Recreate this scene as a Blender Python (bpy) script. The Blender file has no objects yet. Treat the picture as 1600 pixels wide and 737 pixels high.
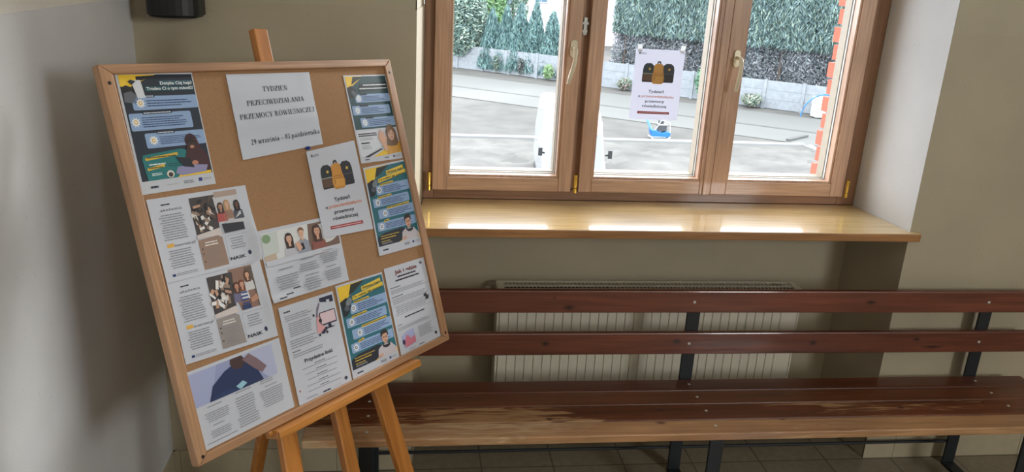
import bpy, bmesh, math, random
import numpy as np
from mathutils import Vector, Matrix
from mathutils.geometry import tessellate_polygon

SC = bpy.context.scene
COL = SC.collection
rnd = random.Random(7)

# ------------------------------------------------------------------ camera, world, lights, exposure
H = 2.05                                   # eye height above the corridor floor
cd = bpy.data.cameras.new('camera'); cam = bpy.data.objects.new('camera', cd); COL.objects.link(cam)
cd.sensor_width = 36.0; cd.lens = 1267.0 / 1600 * 36; cd.clip_start = .05; cd.clip_end = 500
yaw, pitch, roll = map(math.radians, (7.49, 18.5, -3.02))
fw = Vector((math.sin(yaw)*math.cos(pitch), math.cos(yaw)*math.cos(pitch), -math.sin(pitch)))
rt = Vector((math.cos(yaw), -math.sin(yaw), 0)); dn = fw.cross(rt)
c_, s_ = math.cos(roll), math.sin(roll)
RT = c_*rt + s_*dn; DN = -s_*rt + c_*dn
cam.matrix_world = Matrix(((RT.x, -DN.x, -fw.x, 0), (RT.y, -DN.y, -fw.y, 0), (RT.z, -DN.z, -fw.z, H), (0, 0, 0, 1)))
SC.camera = cam
SC.view_settings.view_transform = 'Standard'; SC.view_settings.look = 'None'
SC.view_settings.exposure = 0.0; SC.view_settings.gamma = 1.0; SC.view_settings.use_curve_mapping = False

W = bpy.data.worlds.new('sky'); SC.world = W; W.use_nodes = True
nt = W.node_tree; bg = nt.nodes['Background']
SKY = 7.6
tc = nt.nodes.new('ShaderNodeTexCoord'); no = nt.nodes.new('ShaderNodeTexNoise'); no.inputs['Scale'].default_value = 2.2
no.inputs['Detail'].default_value = 5
rp = nt.nodes.new('ShaderNodeValToRGB')
rp.color_ramp.elements[0].position = .42; rp.color_ramp.elements[0].color = (.74, .86, 1, 1)
rp.color_ramp.elements[1].position = .6; rp.color_ramp.elements[1].color = (1, 1, 1, 1)
nt.links.new(tc.outputs['Generated'], no.inputs['Vector']); nt.links.new(no.outputs['Fac'], rp.inputs['Fac'])
nt.links.new(rp.outputs['Color'], bg.inputs['Color']); bg.inputs['Strength'].default_value = SKY

def light(name, kind, loc, rot, energy, color, **k):
    d = bpy.data.lights.new(name, kind); d.energy = energy; d.color = color
    for a, b in k.items(): setattr(d, a, b)
    o = bpy.data.objects.new(name, d); COL.objects.link(o); o.location = loc; o.rotation_euler = rot
    return o
az, el = math.radians(45), math.radians(17)      # hazy low sun off to the right outside
sd = Vector((math.cos(az)*math.cos(el), math.sin(az)*math.cos(el), math.sin(el)))
light('sun', 'SUN', (30, 30, 30), sd.to_track_quat('Z', 'Y').to_euler(), 4.5, (1, .98, .95), angle=math.radians(11))
po = light('sky_portal', 'AREA', (1.02, 3.8, 1.86), (math.radians(-90), 0, 0), 1, (1, 1, 1), shape='RECTANGLE', size=2.0, size_y=1.7)
po.data.cycles.is_portal = True
# unseen fill lights added to brighten the interior from behind, the right and above
light('fill_behind', 'AREA', (2.2, -2.85, 2.7), (math.radians(80), 0, 0), 14, (1, .94, .83), shape='RECTANGLE', size=3.0, size_y=.9)
light('fill_side', 'AREA', (3.6, -2.75, 2.75), (math.radians(80), 0, math.radians(50)), 158, (.95, .98, 1), shape='RECTANGLE', size=1.4, size_y=1.0)
light('fill_overhead', 'AREA', (1.2, .4, 3.3), (0, 0, 0), 6, (1, .92, .80), shape='RECTANGLE', size=1.2, size_y=.3)

# ------------------------------------------------------------------ materials
def lin(c):
    if isinstance(c, str): c = tuple(int(c[i:i+2], 16) for i in (0, 2, 4))
    return tuple(((v/255)/12.92 if v/255 <= .04045 else ((v/255+.055)/1.055)**2.4) for v in c[:3]) + (1,)
def newmat(name):
    m = bpy.data.materials.new(name); m.use_nodes = True
    return m, m.node_tree, m.node_tree.nodes['Principled BSDF']
def N(nt, t, **k):
    n = nt.nodes.new(t)
    for a, b in k.items():
        if a in n.inputs: n.inputs[a].default_value = b
        else: setattr(n, a, b)
    return n
def ramp(nt, stops):
    r = nt.nodes.new('ShaderNodeValToRGB'); e = r.color_ramp.elements
    while len(e) < len(stops): e.new(.5)
    for q, (p, c) in zip(e, stops): q.position = p; q.color = c
    return r
def coords(nt, scale, kind='Object'):
    t = nt.nodes.new('ShaderNodeTexCoord'); m = nt.nodes.new('ShaderNodeMapping')
    m.inputs['Scale'].default_value = scale; nt.links.new(t.outputs[kind], m.inputs['Vector'])
    return m.outputs['Vector']
def mixc(nt, f, a, b):
    m = nt.nodes.new('ShaderNodeMix'); m.data_type = 'RGBA'
    if isinstance(f, float): m.inputs[0].default_value = f
    else: nt.links.new(f, m.inputs[0])
    for i, v in ((6, a), (7, b)):
        if isinstance(v, tuple): m.inputs[i].default_value = v
        else: nt.links.new(v, m.inputs[i])
    return m.outputs[2]
def plain(name, c, rough=.5, metal=0., bump=0., bscale=60., var=.0, coat=0.):
    m, nt, b = newmat(name); c = lin(c)
    b.inputs['Base Color'].default_value = c; b.inputs['Roughness'].default_value = rough; b.inputs['Metallic'].default_value = metal
    if coat: b.inputs['Coat Weight'].default_value = coat; b.inputs['Coat Roughness'].default_value = .1
    v = coords(nt, (1, 1, 1)); n = N(nt, 'ShaderNodeTexNoise', Scale=bscale, Detail=4.); nt.links.new(v, n.inputs['Vector'])
    if var:
        d = tuple(x*(1-var) for x in c[:3])+(1,); u = tuple(min(1, x*(1+var)) for x in c[:3])+(1,)
        r = ramp(nt, [(.3, d), (.7, u)]); nt.links.new(n.outputs['Fac'], r.inputs['Fac']); nt.links.new(r.outputs['Color'], b.inputs['Base Color'])
    if bump:
        q = N(nt, 'ShaderNodeBump', Strength=bump, Distance=.002); nt.links.new(n.outputs['Fac'], q.inputs['Height']); nt.links.new(q.outputs['Normal'], b.inputs['Normal'])
    return m
def wood(name, light_c, dark_c, axis='X', rough=.35, coat=0., fine=1., knots=(), knot_c='1c0f0a', worn=None, cr=.08):
    m, nt, b = newmat(name); lc, dc = lin(light_c), lin(dark_c)
    s = {'X': (1.1, 26, 26), 'Y': (26, 1.1, 26), 'Z': (26, 26, 1.1)}[axis]; s = tuple(x*fine for x in s)
    v = coords(nt, s)
    n1 = N(nt, 'ShaderNodeTexNoise', Scale=1., Detail=6., Roughness=.6, Distortion=.6); nt.links.new(v, n1.inputs['Vector'])
    n2 = N(nt, 'ShaderNodeTexNoise', Scale=4.5, Detail=3.); nt.links.new(v, n2.inputs['Vector'])
    v3 = coords(nt, tuple(2.2 if a == axis else 4. for a in 'XYZ'))
    n3 = N(nt, 'ShaderNodeTexNoise', Scale=1., Detail=2.); nt.links.new(v3, n3.inputs['Vector'])
    mid = tuple((a+c)/2 for a, c in zip(lc, dc))
    r = ramp(nt, [(.3, dc), (.5, mid), (.72, lc)]); nt.links.new(n1.outputs['Fac'], r.inputs['Fac'])
    r2 = ramp(nt, [(.35, (.82, .82, .82, 1)), (.65, (1.06, 1.06, 1.06, 1))]); nt.links.new(n2.outputs['Fac'], r2.inputs['Fac'])
    mu = nt.nodes.new('ShaderNodeMix'); mu.data_type = 'RGBA'; mu.blend_type = 'MULTIPLY'; mu.inputs[0].default_value = 1
    nt.links.new(r.outputs['Color'], mu.inputs[6]); nt.links.new(r2.outputs['Color'], mu.inputs[7])
    r3 = ramp(nt, [(.35, (.85, .85, .85, 1)), (.65, (1.1, 1.1, 1.1, 1))]); nt.links.new(n3.outputs['Fac'], r3.inputs['Fac'])
    mv = nt.nodes.new('ShaderNodeMix'); mv.data_type = 'RGBA'; mv.blend_type = 'MULTIPLY'; mv.inputs[0].default_value = 1
    nt.links.new(mu.outputs[2], mv.inputs[6]); nt.links.new(r3.outputs['Color'], mv.inputs[7])
    col = mv.outputs[2]
    if worn:                                  # varnish rubbed away in streaks
        wc, lo, hi = worn
        vw = coords(nt, (5, 60, 40)); nw = N(nt, 'ShaderNodeTexNoise', Scale=1., Detail=5., Distortion=1.4); nt.links.new(vw, nw.inputs['Vector'])
        vb = coords(nt, (1.1, 3, 3)); nb = N(nt, 'ShaderNodeTexNoise', Scale=1., Detail=1.); nt.links.new(vb, nb.inputs['Vector'])
        ad = N(nt, 'ShaderNodeMath', operation='ADD'); nt.links.new(nw.outputs['Fac'], ad.inputs[0]); nt.links.new(nb.outputs['Fac'], ad.inputs[1])
        rw = ramp(nt, [(lo/2, (0, 0, 0, 1)), (hi/2, (1, 1, 1, 1))]); hf = N(nt, 'ShaderNodeMath', operation='MULTIPLY'); hf.inputs[1].default_value = .5
        nt.links.new(ad.outputs[0], hf.inputs[0]); nt.links.new(hf.outputs[0], rw.inputs['Fac'])
        col = mixc(nt, rw.outputs['Color'], col, lin(wc))
    if knots:
        t = nt.nodes.new('ShaderNodeTexCoord'); prev = None
        for (kx, ky, kz, rx, ry, rz) in knots:
            mp = nt.nodes.new('ShaderNodeMapping'); mp.inputs['Location'].default_value = (-kx/rx, -ky/ry, -kz/rz); mp.inputs['Scale'].default_value = (1/rx, 1/ry, 1/rz)
            nt.links.new(t.outputs['Object'], mp.inputs['Vector'])
            ln = N(nt, 'ShaderNodeVectorMath', operation='LENGTH'); nt.links.new(mp.outputs['Vector'], ln.inputs[0])
            if prev is None: prev = ln.outputs['Value']
            else:
                mi = N(nt, 'ShaderNodeMath', operation='MINIMUM'); nt.links.new(prev, mi.inputs[0]); nt.links.new(ln.outputs['Value'], mi.inputs[1]); prev = mi.outputs[0]
        kn = N(nt, 'ShaderNodeMath', operation='MULTIPLY_ADD'); nt.links.new(n2.outputs['Fac'], kn.inputs[0]); kn.inputs[1].default_value = .5; nt.links.new(prev, kn.inputs[2])
        kr = ramp(nt, [(.35, (0, 0, 0, 1)), (.95, (1, 1, 1, 1))]); nt.links.new(kn.outputs[0], kr.inputs['Fac'])
        col = mixc(nt, kr.outputs['Color'], lin(knot_c), col)
    nt.links.new(col, b.inputs['Base Color'])
    b.inputs['Roughness'].default_value = rough
    if coat: b.inputs['Coat Weight'].default_value = coat; b.inputs['Coat Roughness'].default_value = cr
    q = N(nt, 'ShaderNodeBump', Strength=.12, Distance=.001); nt.links.new(n2.outputs['Fac'], q.inputs['Height']); nt.links.new(q.outputs['Normal'], b.inputs['Normal'])
    return m
def plaster(name, c, speck=True, rough=.55):
    m, nt, b = newmat(name); c = lin(c)
    v = coords(nt, (1, 1, 1))
    n = N(nt, 'ShaderNodeTexNoise', Scale=3., Detail=6.); nt.links.new(v, n.inputs['Vector'])
    r = ramp(nt, [(.3, tuple(x*.93 for x in c[:3])+(1,)), (.7, tuple(min(1, x*1.05) for x in c[:3])+(1,))]); nt.links.new(n.outputs['Fac'], r.inputs['Fac'])
    col = r.outputs['Color']
    n2 = N(nt, 'ShaderNodeTexNoise', Scale=140., Detail=3.); nt.links.new(v, n2.inputs['Vector'])
    if speck:
        vo = N(nt, 'ShaderNodeTexVoronoi', Scale=46.); nt.links.new(v, vo.inputs['Vector'])
        k = ramp(nt, [(.07, (1, 1, 1, 1)), (.16, (0, 0, 0, 1))]); nt.links.new(vo.outputs['Distance'], k.inputs['Fac'])
        n3 = N(nt, 'ShaderNodeTexNoise', Scale=17., Detail=2.); nt.links.new(v, n3.inputs['Vector'])
        k3 = ramp(nt, [(.5, (0, 0, 0, 1)), (.62, (1, 1, 1, 1))]); nt.links.new(n3.outputs['Fac'], k3.inputs['Fac'])
        mm = N(nt, 'ShaderNodeMath', operation='MULTIPLY'); nt.links.new(k.outputs['Color'], mm.inputs[0]); nt.links.new(k3.outputs['Color'], mm.inputs[1])
        m2 = N(nt, 'ShaderNodeMath', operation='MULTIPLY'); nt.links.new(mm.outputs[0], m2.inputs[0]); m2.inputs[1].default_value = .45
        col = mixc(nt, m2.outputs[0], col, tuple(x*.55 for x in c[:3])+(1,))
    nt.links.new(col, b.inputs['Base Color']); b.inputs['Roughness'].default_value = rough
    q = N(nt, 'ShaderNodeBump', Strength=.25, Distance=.0015); nt.links.new(n2.outputs['Fac'], q.inputs['Height']); nt.links.new(q.outputs['Normal'], b.inputs['Normal'])
    return m

M = {}
M['wall'] = plaster('speckled_plaster', 'afa48c')
M['wall_lit'] = plaster('lit_speckled_plaster', 'dbdcdd')  # paler plaster: light on the left wall and right reveal put into the colour
M['wall_up'] = plaster('painted_plaster', 'b1a78f', speck=False)
M['ceiling'] = plain('white_ceiling_paint', 'dedad0', .8, var=.02)
def tile_mat(name, c, grout, size, ox, oy, mort=.012, rough=.25):
    m, nt, b = newmat(name); v = coords(nt, (1/size, 1/size, 1/size)); 
    mp = v.node; mp.inputs['Location'].default_value = (-ox/size, -oy/size, 0)
    br = N(nt, 'ShaderNodeTexBrick', Scale=1.); br.offset = 0; br.squash = 1
    br.inputs['Color1'].default_value = lin(c); br.inputs['Color2'].default_value = tuple(x*.9 for x in lin(c)[:3])+(1,)
    br.inputs['Mortar'].default_value = lin(grout); br.inputs['Mortar Size'].default_value = mort; br.inputs['Brick Width'].default_value = 1; br.inputs['Row Height'].default_value = 1
    nt.links.new(v, br.inputs['Vector'])
    n = N(nt, 'ShaderNodeTexNoise', Scale=30., Detail=5.); nt.links.new(coords(nt, (1, 1, 1)), n.inputs['Vector'])
    r = ramp(nt, [(.3, (.86, .86, .86, 1)), (.7, (1.05, 1.05, 1.05, 1))]); nt.links.new(n.outputs['Fac'], r.inputs['Fac'])
    mu = nt.nodes.new('ShaderNodeMix'); mu.data_type = 'RGBA'; mu.blend_type = 'MULTIPLY'; mu.inputs[0].default_value = 1
    nt.links.new(br.outputs['Color'], mu.inputs[6]); nt.links.new(r.outputs['Color'], mu.inputs[7]); nt.links.new(mu.outputs[2], b.inputs['Base Color'])
    b.inputs['Roughness'].default_value = rough
    return m
M['floor'] = tile_mat('floor_tiles', '8f8470', '6a6253', .312, .31, 2.963)
M['base'] = plain('baseboard_tile', 'b3a88e', .35, var=.05, bscale=25)
M['grout'] = plain('grout', '6d6555', .9)
M['win_x'] = wood('window_wood_horizontal', 'd2ac8e', 'bf967a', 'X', .38, .3)
M['win_z'] = wood('window_wood_vertical', 'd0aa8e', 'bd947a', 'Z', .38, .3)
M['win_d'] = wood('window_frame_wood', 'b0866a', '977055', 'Z', .45, .2)
M['win_dx'] = wood('window_frame_wood_horizontal', 'a0785c', '8a644a', 'X', .45, .2)
M['bead'] = plain('pale_glazing_bead', '968a78', .5, var=.05)
M['spacer'] = plain('glazing_spacer', 'c9ccc9', .4, metal=.3)
M['seal'] = plain('dark_seal', '3a2a20', .7)
M['sill'] = wood('varnished_sill_wood', 'e0c28c', 'd2b074', 'X', .32, 1., fine=.8, knots=[(2.03, -.02, 1.083, .03, .01, .05), (1.86, .1, 1.083, .05, .008, .05)], knot_c='7a4f2b', cr=.09)
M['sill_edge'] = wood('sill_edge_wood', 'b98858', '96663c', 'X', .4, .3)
M['brass'] = plain('brass', 'd9b65a', .25, metal=1.)
M['handle'] = plain('champagne_handle', 'ddd5bc', .3, metal=.35)
M['steel'] = plain('steel', 'a8a8a4', .35, metal=.9)
M['frame_x'] = wood('board_frame_horizontal', 'c09670', 'a87c58', 'X', .5, .1, fine=1.3)
M['frame_z'] = wood('board_frame_vertical', 'c09670', 'a47855', 'Z', .5, .1, fine=1.3)
M['easel'] = wood('pine_easel', 'cf8a45', 'b06d2c', 'Z', .38, .35, fine=1.2)
M['easel_x'] = wood('pine_easel_tray', 'd59149', 'b57532', 'X', .38, .35, fine=1.2)
M['black'] = plain('black_plastic', '17181a', .45)
M['iron'] = plain('black_painted_iron', '1d2226', .5, bump=.1, bscale=90)
M['radiator'] = plain('cream_radiator_enamel', 'd5cfbe', .4, var=.02)
M['rad_dark'] = plain('radiator_inside', '1f1f1e', .8)
M['pipe'] = plain('painted_pipe', 'c2b9a6', .45)
M['bolt'] = plain('zinc_bolt', 'd7d7d2', .3, metal=.6)
M['paper'] = plain('printing_paper', 'e4e8f0', .7, bump=.03, bscale=300)
M['pin'] = plain('blue_pin', '1f3f8c', .3)
def attr_mat(name, rough=.6, trans=0.):
    m, nt, b = newmat(name); a = nt.nodes.new('ShaderNodeAttribute'); a.attribute_name = 'Col'
    nt.links.new(a.outputs['Color'], b.inputs['Base Color']); b.inputs['Roughness'].default_value = rough
    if trans:
        o = nt.nodes['Material Output']; t = nt.nodes.new('ShaderNodeBsdfTranslucent'); nt.links.new(a.outputs['Color'], t.inputs['Color'])
        x = nt.nodes.new('ShaderNodeMixShader'); x.inputs[0].default_value = trans
        nt.links.new(b.outputs[0], x.inputs[1]); nt.links.new(t.outputs[0], x.inputs[2]); nt.links.new(x.outputs[0], o.inputs['Surface'])
    return m
M['print'] = attr_mat('printed_paper', .55)
M['print_thin'] = attr_mat('thin_printed_paper', .6, .17)
M['leaf'] = attr_mat('leaves', .6, .15)
m, nt, b = newmat('cork'); v = coords(nt, (1, 1, 1))
n = N(nt, 'ShaderNodeTexNoise', Scale=420., Detail=4.); nt.links.new(v, n.inputs['Vector'])
r = ramp(nt, [(.3, lin('967150')), (.5, lin('a17a56')), (.72, lin('a9825c'))]); nt.links.new(n.outputs['Fac'], r.inputs['Fac']); nt.links.new(r.outputs['Color'], b.inputs['Base Color'])
b.inputs['Roughness'].default_value = .9; q = N(nt, 'ShaderNodeBump', Strength=.3, Distance=.001); nt.links.new(n.outputs['Fac'], q.inputs['Height']); nt.links.new(q.outputs['Normal'], b.inputs['Normal'])
M['cork'] = m
m, nt, b = newmat('window_glass'); o = nt.nodes['Material Output']
t = nt.nodes.new('ShaderNodeBsdfTransparent'); t.inputs[0].default_value = (.97, .98, .98, 1); g = nt.nodes.new('ShaderNodeBsdfGlossy'); g.inputs['Roughness'].default_value = .0
fr = nt.nodes.new('ShaderNodeFresnel'); fr.inputs[0].default_value = 1.45; x = nt.nodes.new('ShaderNodeMixShader')
nt.links.new(fr.outputs[0], x.inputs[0]); nt.links.new(t.outputs[0], x.inputs[1]); nt.links.new(g.outputs[0], x.inputs[2]); nt.links.new(x.outputs[0], o.inputs['Surface']); nt.nodes.remove(b)
M['glass'] = m
M['brick'] = plain('red_brick', 'b8604a', .85, bump=.6, bscale=120, var=.15)
M['mortar'] = plain('brick_mortar', '8f8a82', .9, var=.1)
M['soil'] = plain('dry_soil', '565450', .95, var=.28, bscale=.9, bump=.0)
M['soil_far'] = plain('grey_gravel', '4d4b47', .95, var=.2, bscale=.9)
M['concrete'] = plain('pale_concrete', '4f4f4d', .85, var=.1, bscale=1.2)
M['fence'] = plain('concrete_fence', '7d8286', .9, var=.12, bscale=5)
M['road'] = plain('pale_road', '5b5b58', .85, var=.02, bscale=.8)
M['curb'] = plain('white_curb', '7c7d7c', .8, var=.05)
M['rut'] = plain('grey_seam', '464642', .9, var=.1, bscale=2)
M['render'] = plain('pale_pink_render', 'a39b9d', .9, var=.03)
M['white'] = plain('white_paint', '9a9da2', .25, coat=.6)
M['winglass'] = plain('dark_blue_glass', '54697d', .1)
M['carglass'] = plain('windscreen_glass', '66727c', .12)
M['trunk'] = plain('bark', '5f5148', .95, var=.2)
M['blue'] = plain('blue_paint', '175f9c', .4)
M['engine'] = plain('dark_engine', '33373b', .6)
M['bluelight'] = plain('pale_blue_plastic', '5f8aab', .5)

# ------------------------------------------------------------------ mesh builder
class MB:
    def __init__(s): s.v = []; s.f = []; s.m = []; s.c = []
    def face(s, pts, m=0, c=(1, 1, 1, 1)):
        i = len(s.v); s.v += [tuple(p) for p in pts]; s.f.append(tuple(range(i, i+len(pts)))); s.m.append(m); s.c.append(c)
    def mesh(s, vs, fs, m=0, c=(1, 1, 1, 1)):
        i = len(s.v); s.v += [tuple(p) for p in vs]
        for f in fs: s.f.append(tuple(i+k for k in f)); s.m.append(m); s.c.append(c)
    def box(s, a, b, m=0, c=(1, 1, 1, 1)):
        (x0, y0, z0), (x1, y1, z1) = [min(p, q) for p, q in zip(a, b)], [max(p, q) for p, q in zip(a, b)]
        V = [(x0,y0,z0),(x1,y0,z0),(x1,y1,z0),(x0,y1,z0),(x0,y0,z1),(x1,y0,z1),(x1,y1,z1),(x0,y1,z1)]
        s.mesh(V, [(0,3,2,1),(4,5,6,7),(0,1,5,4),(1,2,6,5),(2,3,7,6),(3,0,4,7)], m, c); return s
    def bar(s, p, q, w, d, side=(0, 1, 0), m=0, w1=None, d1=None):
        """prism from p to q; w across, d along 'side'"""
        p, q, sd = Vector(p), Vector(q), Vector(side); t = (q-p).normalized(); a = t.cross(sd).normalized(); sd = a.cross(t).normalized()
        w1 = w if w1 is None else w1; d1 = d if d1 is None else d1
        V = [o + a*sx*ww/2 + sd*sy*dd/2 for o, ww, dd in ((p, w, d), (q, w1, d1)) for sx, sy in ((-1,-1),(1,-1),(1,1),(-1,1))]
        s.mesh(V, [(0,3,2,1),(4,5,6,7),(0,1,5,4),(1,2,6,5),(2,3,7,6),(3,0,4,7)], m); return s
    def prism(s, poly, axis, a, b, m=0):
        """extrude a 2D polygon along axis from a to b"""
        def P(u, v, w): return {'X': (w, u, v), 'Y': (u, w, v), 'Z': (u, v, w)}[axis]
        n = len(poly); V = [P(u, v, a) for u, v in poly] + [P(u, v, b) for u, v in poly]
        s.mesh(V, [tuple(range(n))[::-1], tuple(range(n, 2*n))] + [(i, (i+1) % n, n+(i+1) % n, n+i) for i in range(n)], m); return s
    def tube(s, pts, r, n=10, m=0, caps=True):
        pts = [Vector(p) for p in pts]; rs = r if isinstance(r, (list, tuple)) else [r]*len(pts); V = []
        for i, p in enumerate(pts):
            t = (pts[min(i+1, len(pts)-1)]-pts[max(i-1, 0)]).normalized()
            a = t.cross(Vector((0, 0, 1)) if abs(t.z) < .9 else Vector((1, 0, 0))).normalized(); b = t.cross(a)
            V += [p + (a*math.cos(k*2*math.pi/n)+b*math.sin(k*2*math.pi/n))*rs[i] for k in range(n)]
        F = [(i*n+k, i*n+(k+1) % n, (i+1)*n+(k+1) % n, (i+1)*n+k) for i in range(len(pts)-1) for k in range(n)]
        if caps: F += [tuple(range(n))[::-1], tuple((len(pts)-1)*n+k for k in range(n))]
        s.mesh(V, F, m); return s
    def lathe(s, c, prof, n=20, m=0, axis='Z'):
        V = []; c = Vector(c)
        for r, h in prof:
            for k in range(n):
                a = k*2*math.pi/n; x, y = r*math.cos(a), r*math.sin(a)
                V.append(c + Vector({'Z': (x, y, h), 'Y': (x, h, y), 'X': (h, x, y)}[axis]))
        F = [(i*n+k, i*n+(k+1) % n, (i+1)*n+(k+1) % n, (i+1)*n+k) for i in range(len(prof)-1) for k in range(n)]
        F += [tuple(range(n))[::-1], tuple((len(prof)-1)*n+k for k in range(n))]
        s.mesh(V, F, m); return s
    def build(s, name, mats, parent=None, frame=None, origin=None, bevel=0., smooth=False, color=False):
        mats = mats if isinstance(mats, (list, tuple)) else [mats]
        if parent is not None: origin = Vector(parent['_o'])
        elif origin is None:
            a = np.array(s.v); lo, hi = a.min(0), a.max(0); origin = Vector(((lo[0]+hi[0])/2, (lo[1]+hi[1])/2, lo[2]))
        else: origin = Vector(origin)
        me = bpy.data.meshes.new(name); me.from_pydata([tuple(Vector(p)-origin) for p in s.v], [], s.f)
        for mm in mats: me.materials.append(M[mm] if isinstance(mm, str) else mm)
        me.polygons.foreach_set('material_index', s.m)
        if color:
            at = me.color_attributes.new('Col', 'FLOAT_COLOR', 'CORNER')
            L = np.repeat(np.array(s.c, 'f'), [len(f) for f in s.f], axis=0); at.data.foreach_set('color', L.ravel())
        if not color and frame is None or smooth:
            bm = bmesh.new(); bm.from_mesh(me); bmesh.ops.recalc_face_normals(bm, faces=bm.faces); bm.to_mesh(me); bm.free()
        if smooth:
            me.polygons.foreach_set('use_smooth', [True]*len(me.polygons))
        o = bpy.data.objects.new(name, me); COL.objects.link(o); o['_o'] = tuple(origin)
        if parent is not None: o.parent = parent
        else: o.matrix_world = (frame or Matrix.Identity(4)) @ Matrix.Translation(origin)
        if bevel:
            bv = o.modifiers.new('bevel', 'BEVEL'); bv.width = bevel; bv.segments = 2; bv.limit_method = 'ANGLE'
        return o
def empty(name, origin, frame=None):
    o = bpy.data.objects.new(name, None); COL.objects.link(o); o.empty_display_size = .05
    o['_o'] = tuple(origin); o.matrix_world = (frame or Matrix.Identity(4)) @ Matrix.Translation(Vector(origin)); return o
def tag(o, label=None, cat=None, group=None, kind=None):
    if label: o['label'] = label
    if cat: o['category'] = cat
    if group: o['group'] = group
    if kind: o['kind'] = kind
    return o
def struct(o): o['kind'] = 'structure'; return o
def sub(parent, mb, name, mats, **k): return mb.build(name, mats, parent=parent, **k)

# ------------------------------------------------------------------ the room shell
XL, XR, YB, YW, YN, YO, ZC = -.95, 4.9, -2.9, 2.98, 3.36, 3.76, 3.4
NL, NR = .012, 2.054                 # niche edges on the wall face
NLb, NRb = .046, 2.008               # and at the window
NT = 2.66; SEAM = 1.88
SILL = 1.083
struct(MB().box((XL-.2, YB-.2, -.12), (XR+.2, YO, 0)).build('floor', 'floor', origin=(0, 0, 0)))
struct(MB().box((XL-.2, YB-.2, ZC), (XR+.2, YO, ZC+.15)).build('ceiling', 'ceiling'))
def wall_pair(name, box_lo, box_hi, thick, proud, low='wall'):
    """lower speckled coat standing 4 mm proud of the plain upper coat"""
    (x0, y0), (x1, y1) = box_lo, box_hi; mb = MB()
    mb.box((x0, y0, 0), (x1, y1, SEAM), 0)
    px, py = proud
    mb.box((x0 + (px if px > 0 else 0), y0 + (py if py > 0 else 0), SEAM), (x1 + (px if px < 0 else 0), y1, ZC), 1)
    return struct(mb.build(name, [low, 'wall_up' if low == 'wall' else 'ceiling'], origin=(0, 0, 0)))
wall_pair('wall_left', (XL-.2, YB), (XL, YO), 0, (-.004, 0), 'wall_lit')
wall_pair('wall_right', (XR, YB), (XR+.2, YO), 0, (.004, 0))
struct(MB().box((XL-.2, YB-.2, 0), (XR+.2, YB, ZC)).build('wall_back', 'wall_up', origin=(0, 0, 0)))
mb = MB()
for z0, z1, m, p in ((0, SEAM, 0, 0), (SEAM, ZC, 1, .004)):
    mb.prism([(XL, YW+p), (NL, YW+p), (NL-p, YW+p), (NLb-p, YN), (NLb-p, YO), (XL, YO)], 'Z', z0, z1, m)
    mb.prism([(XR, YW+p), (XR, YO), (2.12, YO), (2.12, 3.458), (NRb+p, 3.458), (NRb+p, YN), (NR+p, YW+p)], 'Z', z0, z1, m)
mb.box((NL-.02, YW+.004, NT), (NR+.02, YO, ZC), 1)
mb.box((NLb-.02, YN, 0), (NRb+.02, YO-.1, SILL-.045), 0)
mb.prism([(NR-.0015, YW), (NR, YW), (NRb, YN), (NRb-.0015, YN)], 'Z', SILL-.034, NT, 2);  # thin skin on the right reveal, window light painted in as paler plaster
struct(mb.build('wall_front', ['wall', 'wall_up', 'wall_lit'], origin=(0, 0, 0)))
# outer brick leaf around the window, real courses with recessed joints
mb = MB(); ch = .083; z = -.3; i = 0
while z < 3.3:
    off = .012 if i % 2 else 0.
    mb.box((2.012-off, 3.4585, z), (2.5, 3.79, z+ch-.014), 0)
    mb.box((-.5, 3.52, z), (.044+off, 3.79, z+ch-.014), 0)
    z += ch; i += 1
mb.box((2.029, 3.459, -.3), (2.5, 3.775, 3.3), 1); mb.box((-.5, 3.5, -.3), (.03, 3.775, 3.3), 1)
mb.box((.03, 3.5, -.3), (2.06, 3.78, SILL-.02), 1); mb.box((.03, 3.5, NT-.03), (2.06, 3.78, 3.3), 1)
struct(mb.build('wall_outside', ['brick', 'mortar'], origin=(0, 0, 0)))

def baseboard(name, x0, x1, y, joints):
    mb = MB(); e = sorted([x0]+[j for j in joints if x0 < j < x1]+[x1])
    for a, b in zip(e, e[1:]): mb.box((a+.001, y-.010, .0), (b-.001, y, .11), 0)
    mb.box((x0, y-.008, 0), (x1, y, .106), 1)
    return struct(mb.build(name, ['base', 'grout'], origin=(0, 0, 0)))
J = [-.298-.312*k for k in range(3)] + [.018] + [2.196+.312*k for k in range(9)]
baseboard('baseboard_front', XL, NL, YW, J)
baseboard('baseboard_front_right', NR, XR, YW, J)
baseboard('baseboard_niche', NLb, NRb, YN, [.3+.312*k for k in range(6)])
mb = MB()
for k in range(19): mb.box((XL, YB+.31*k+.001, 0), (XL+.01, YB+.31*(k+1)-.001, .11))
struct(mb.build('baseboard_left', 'base', origin=(0, 0, 0)))

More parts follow.
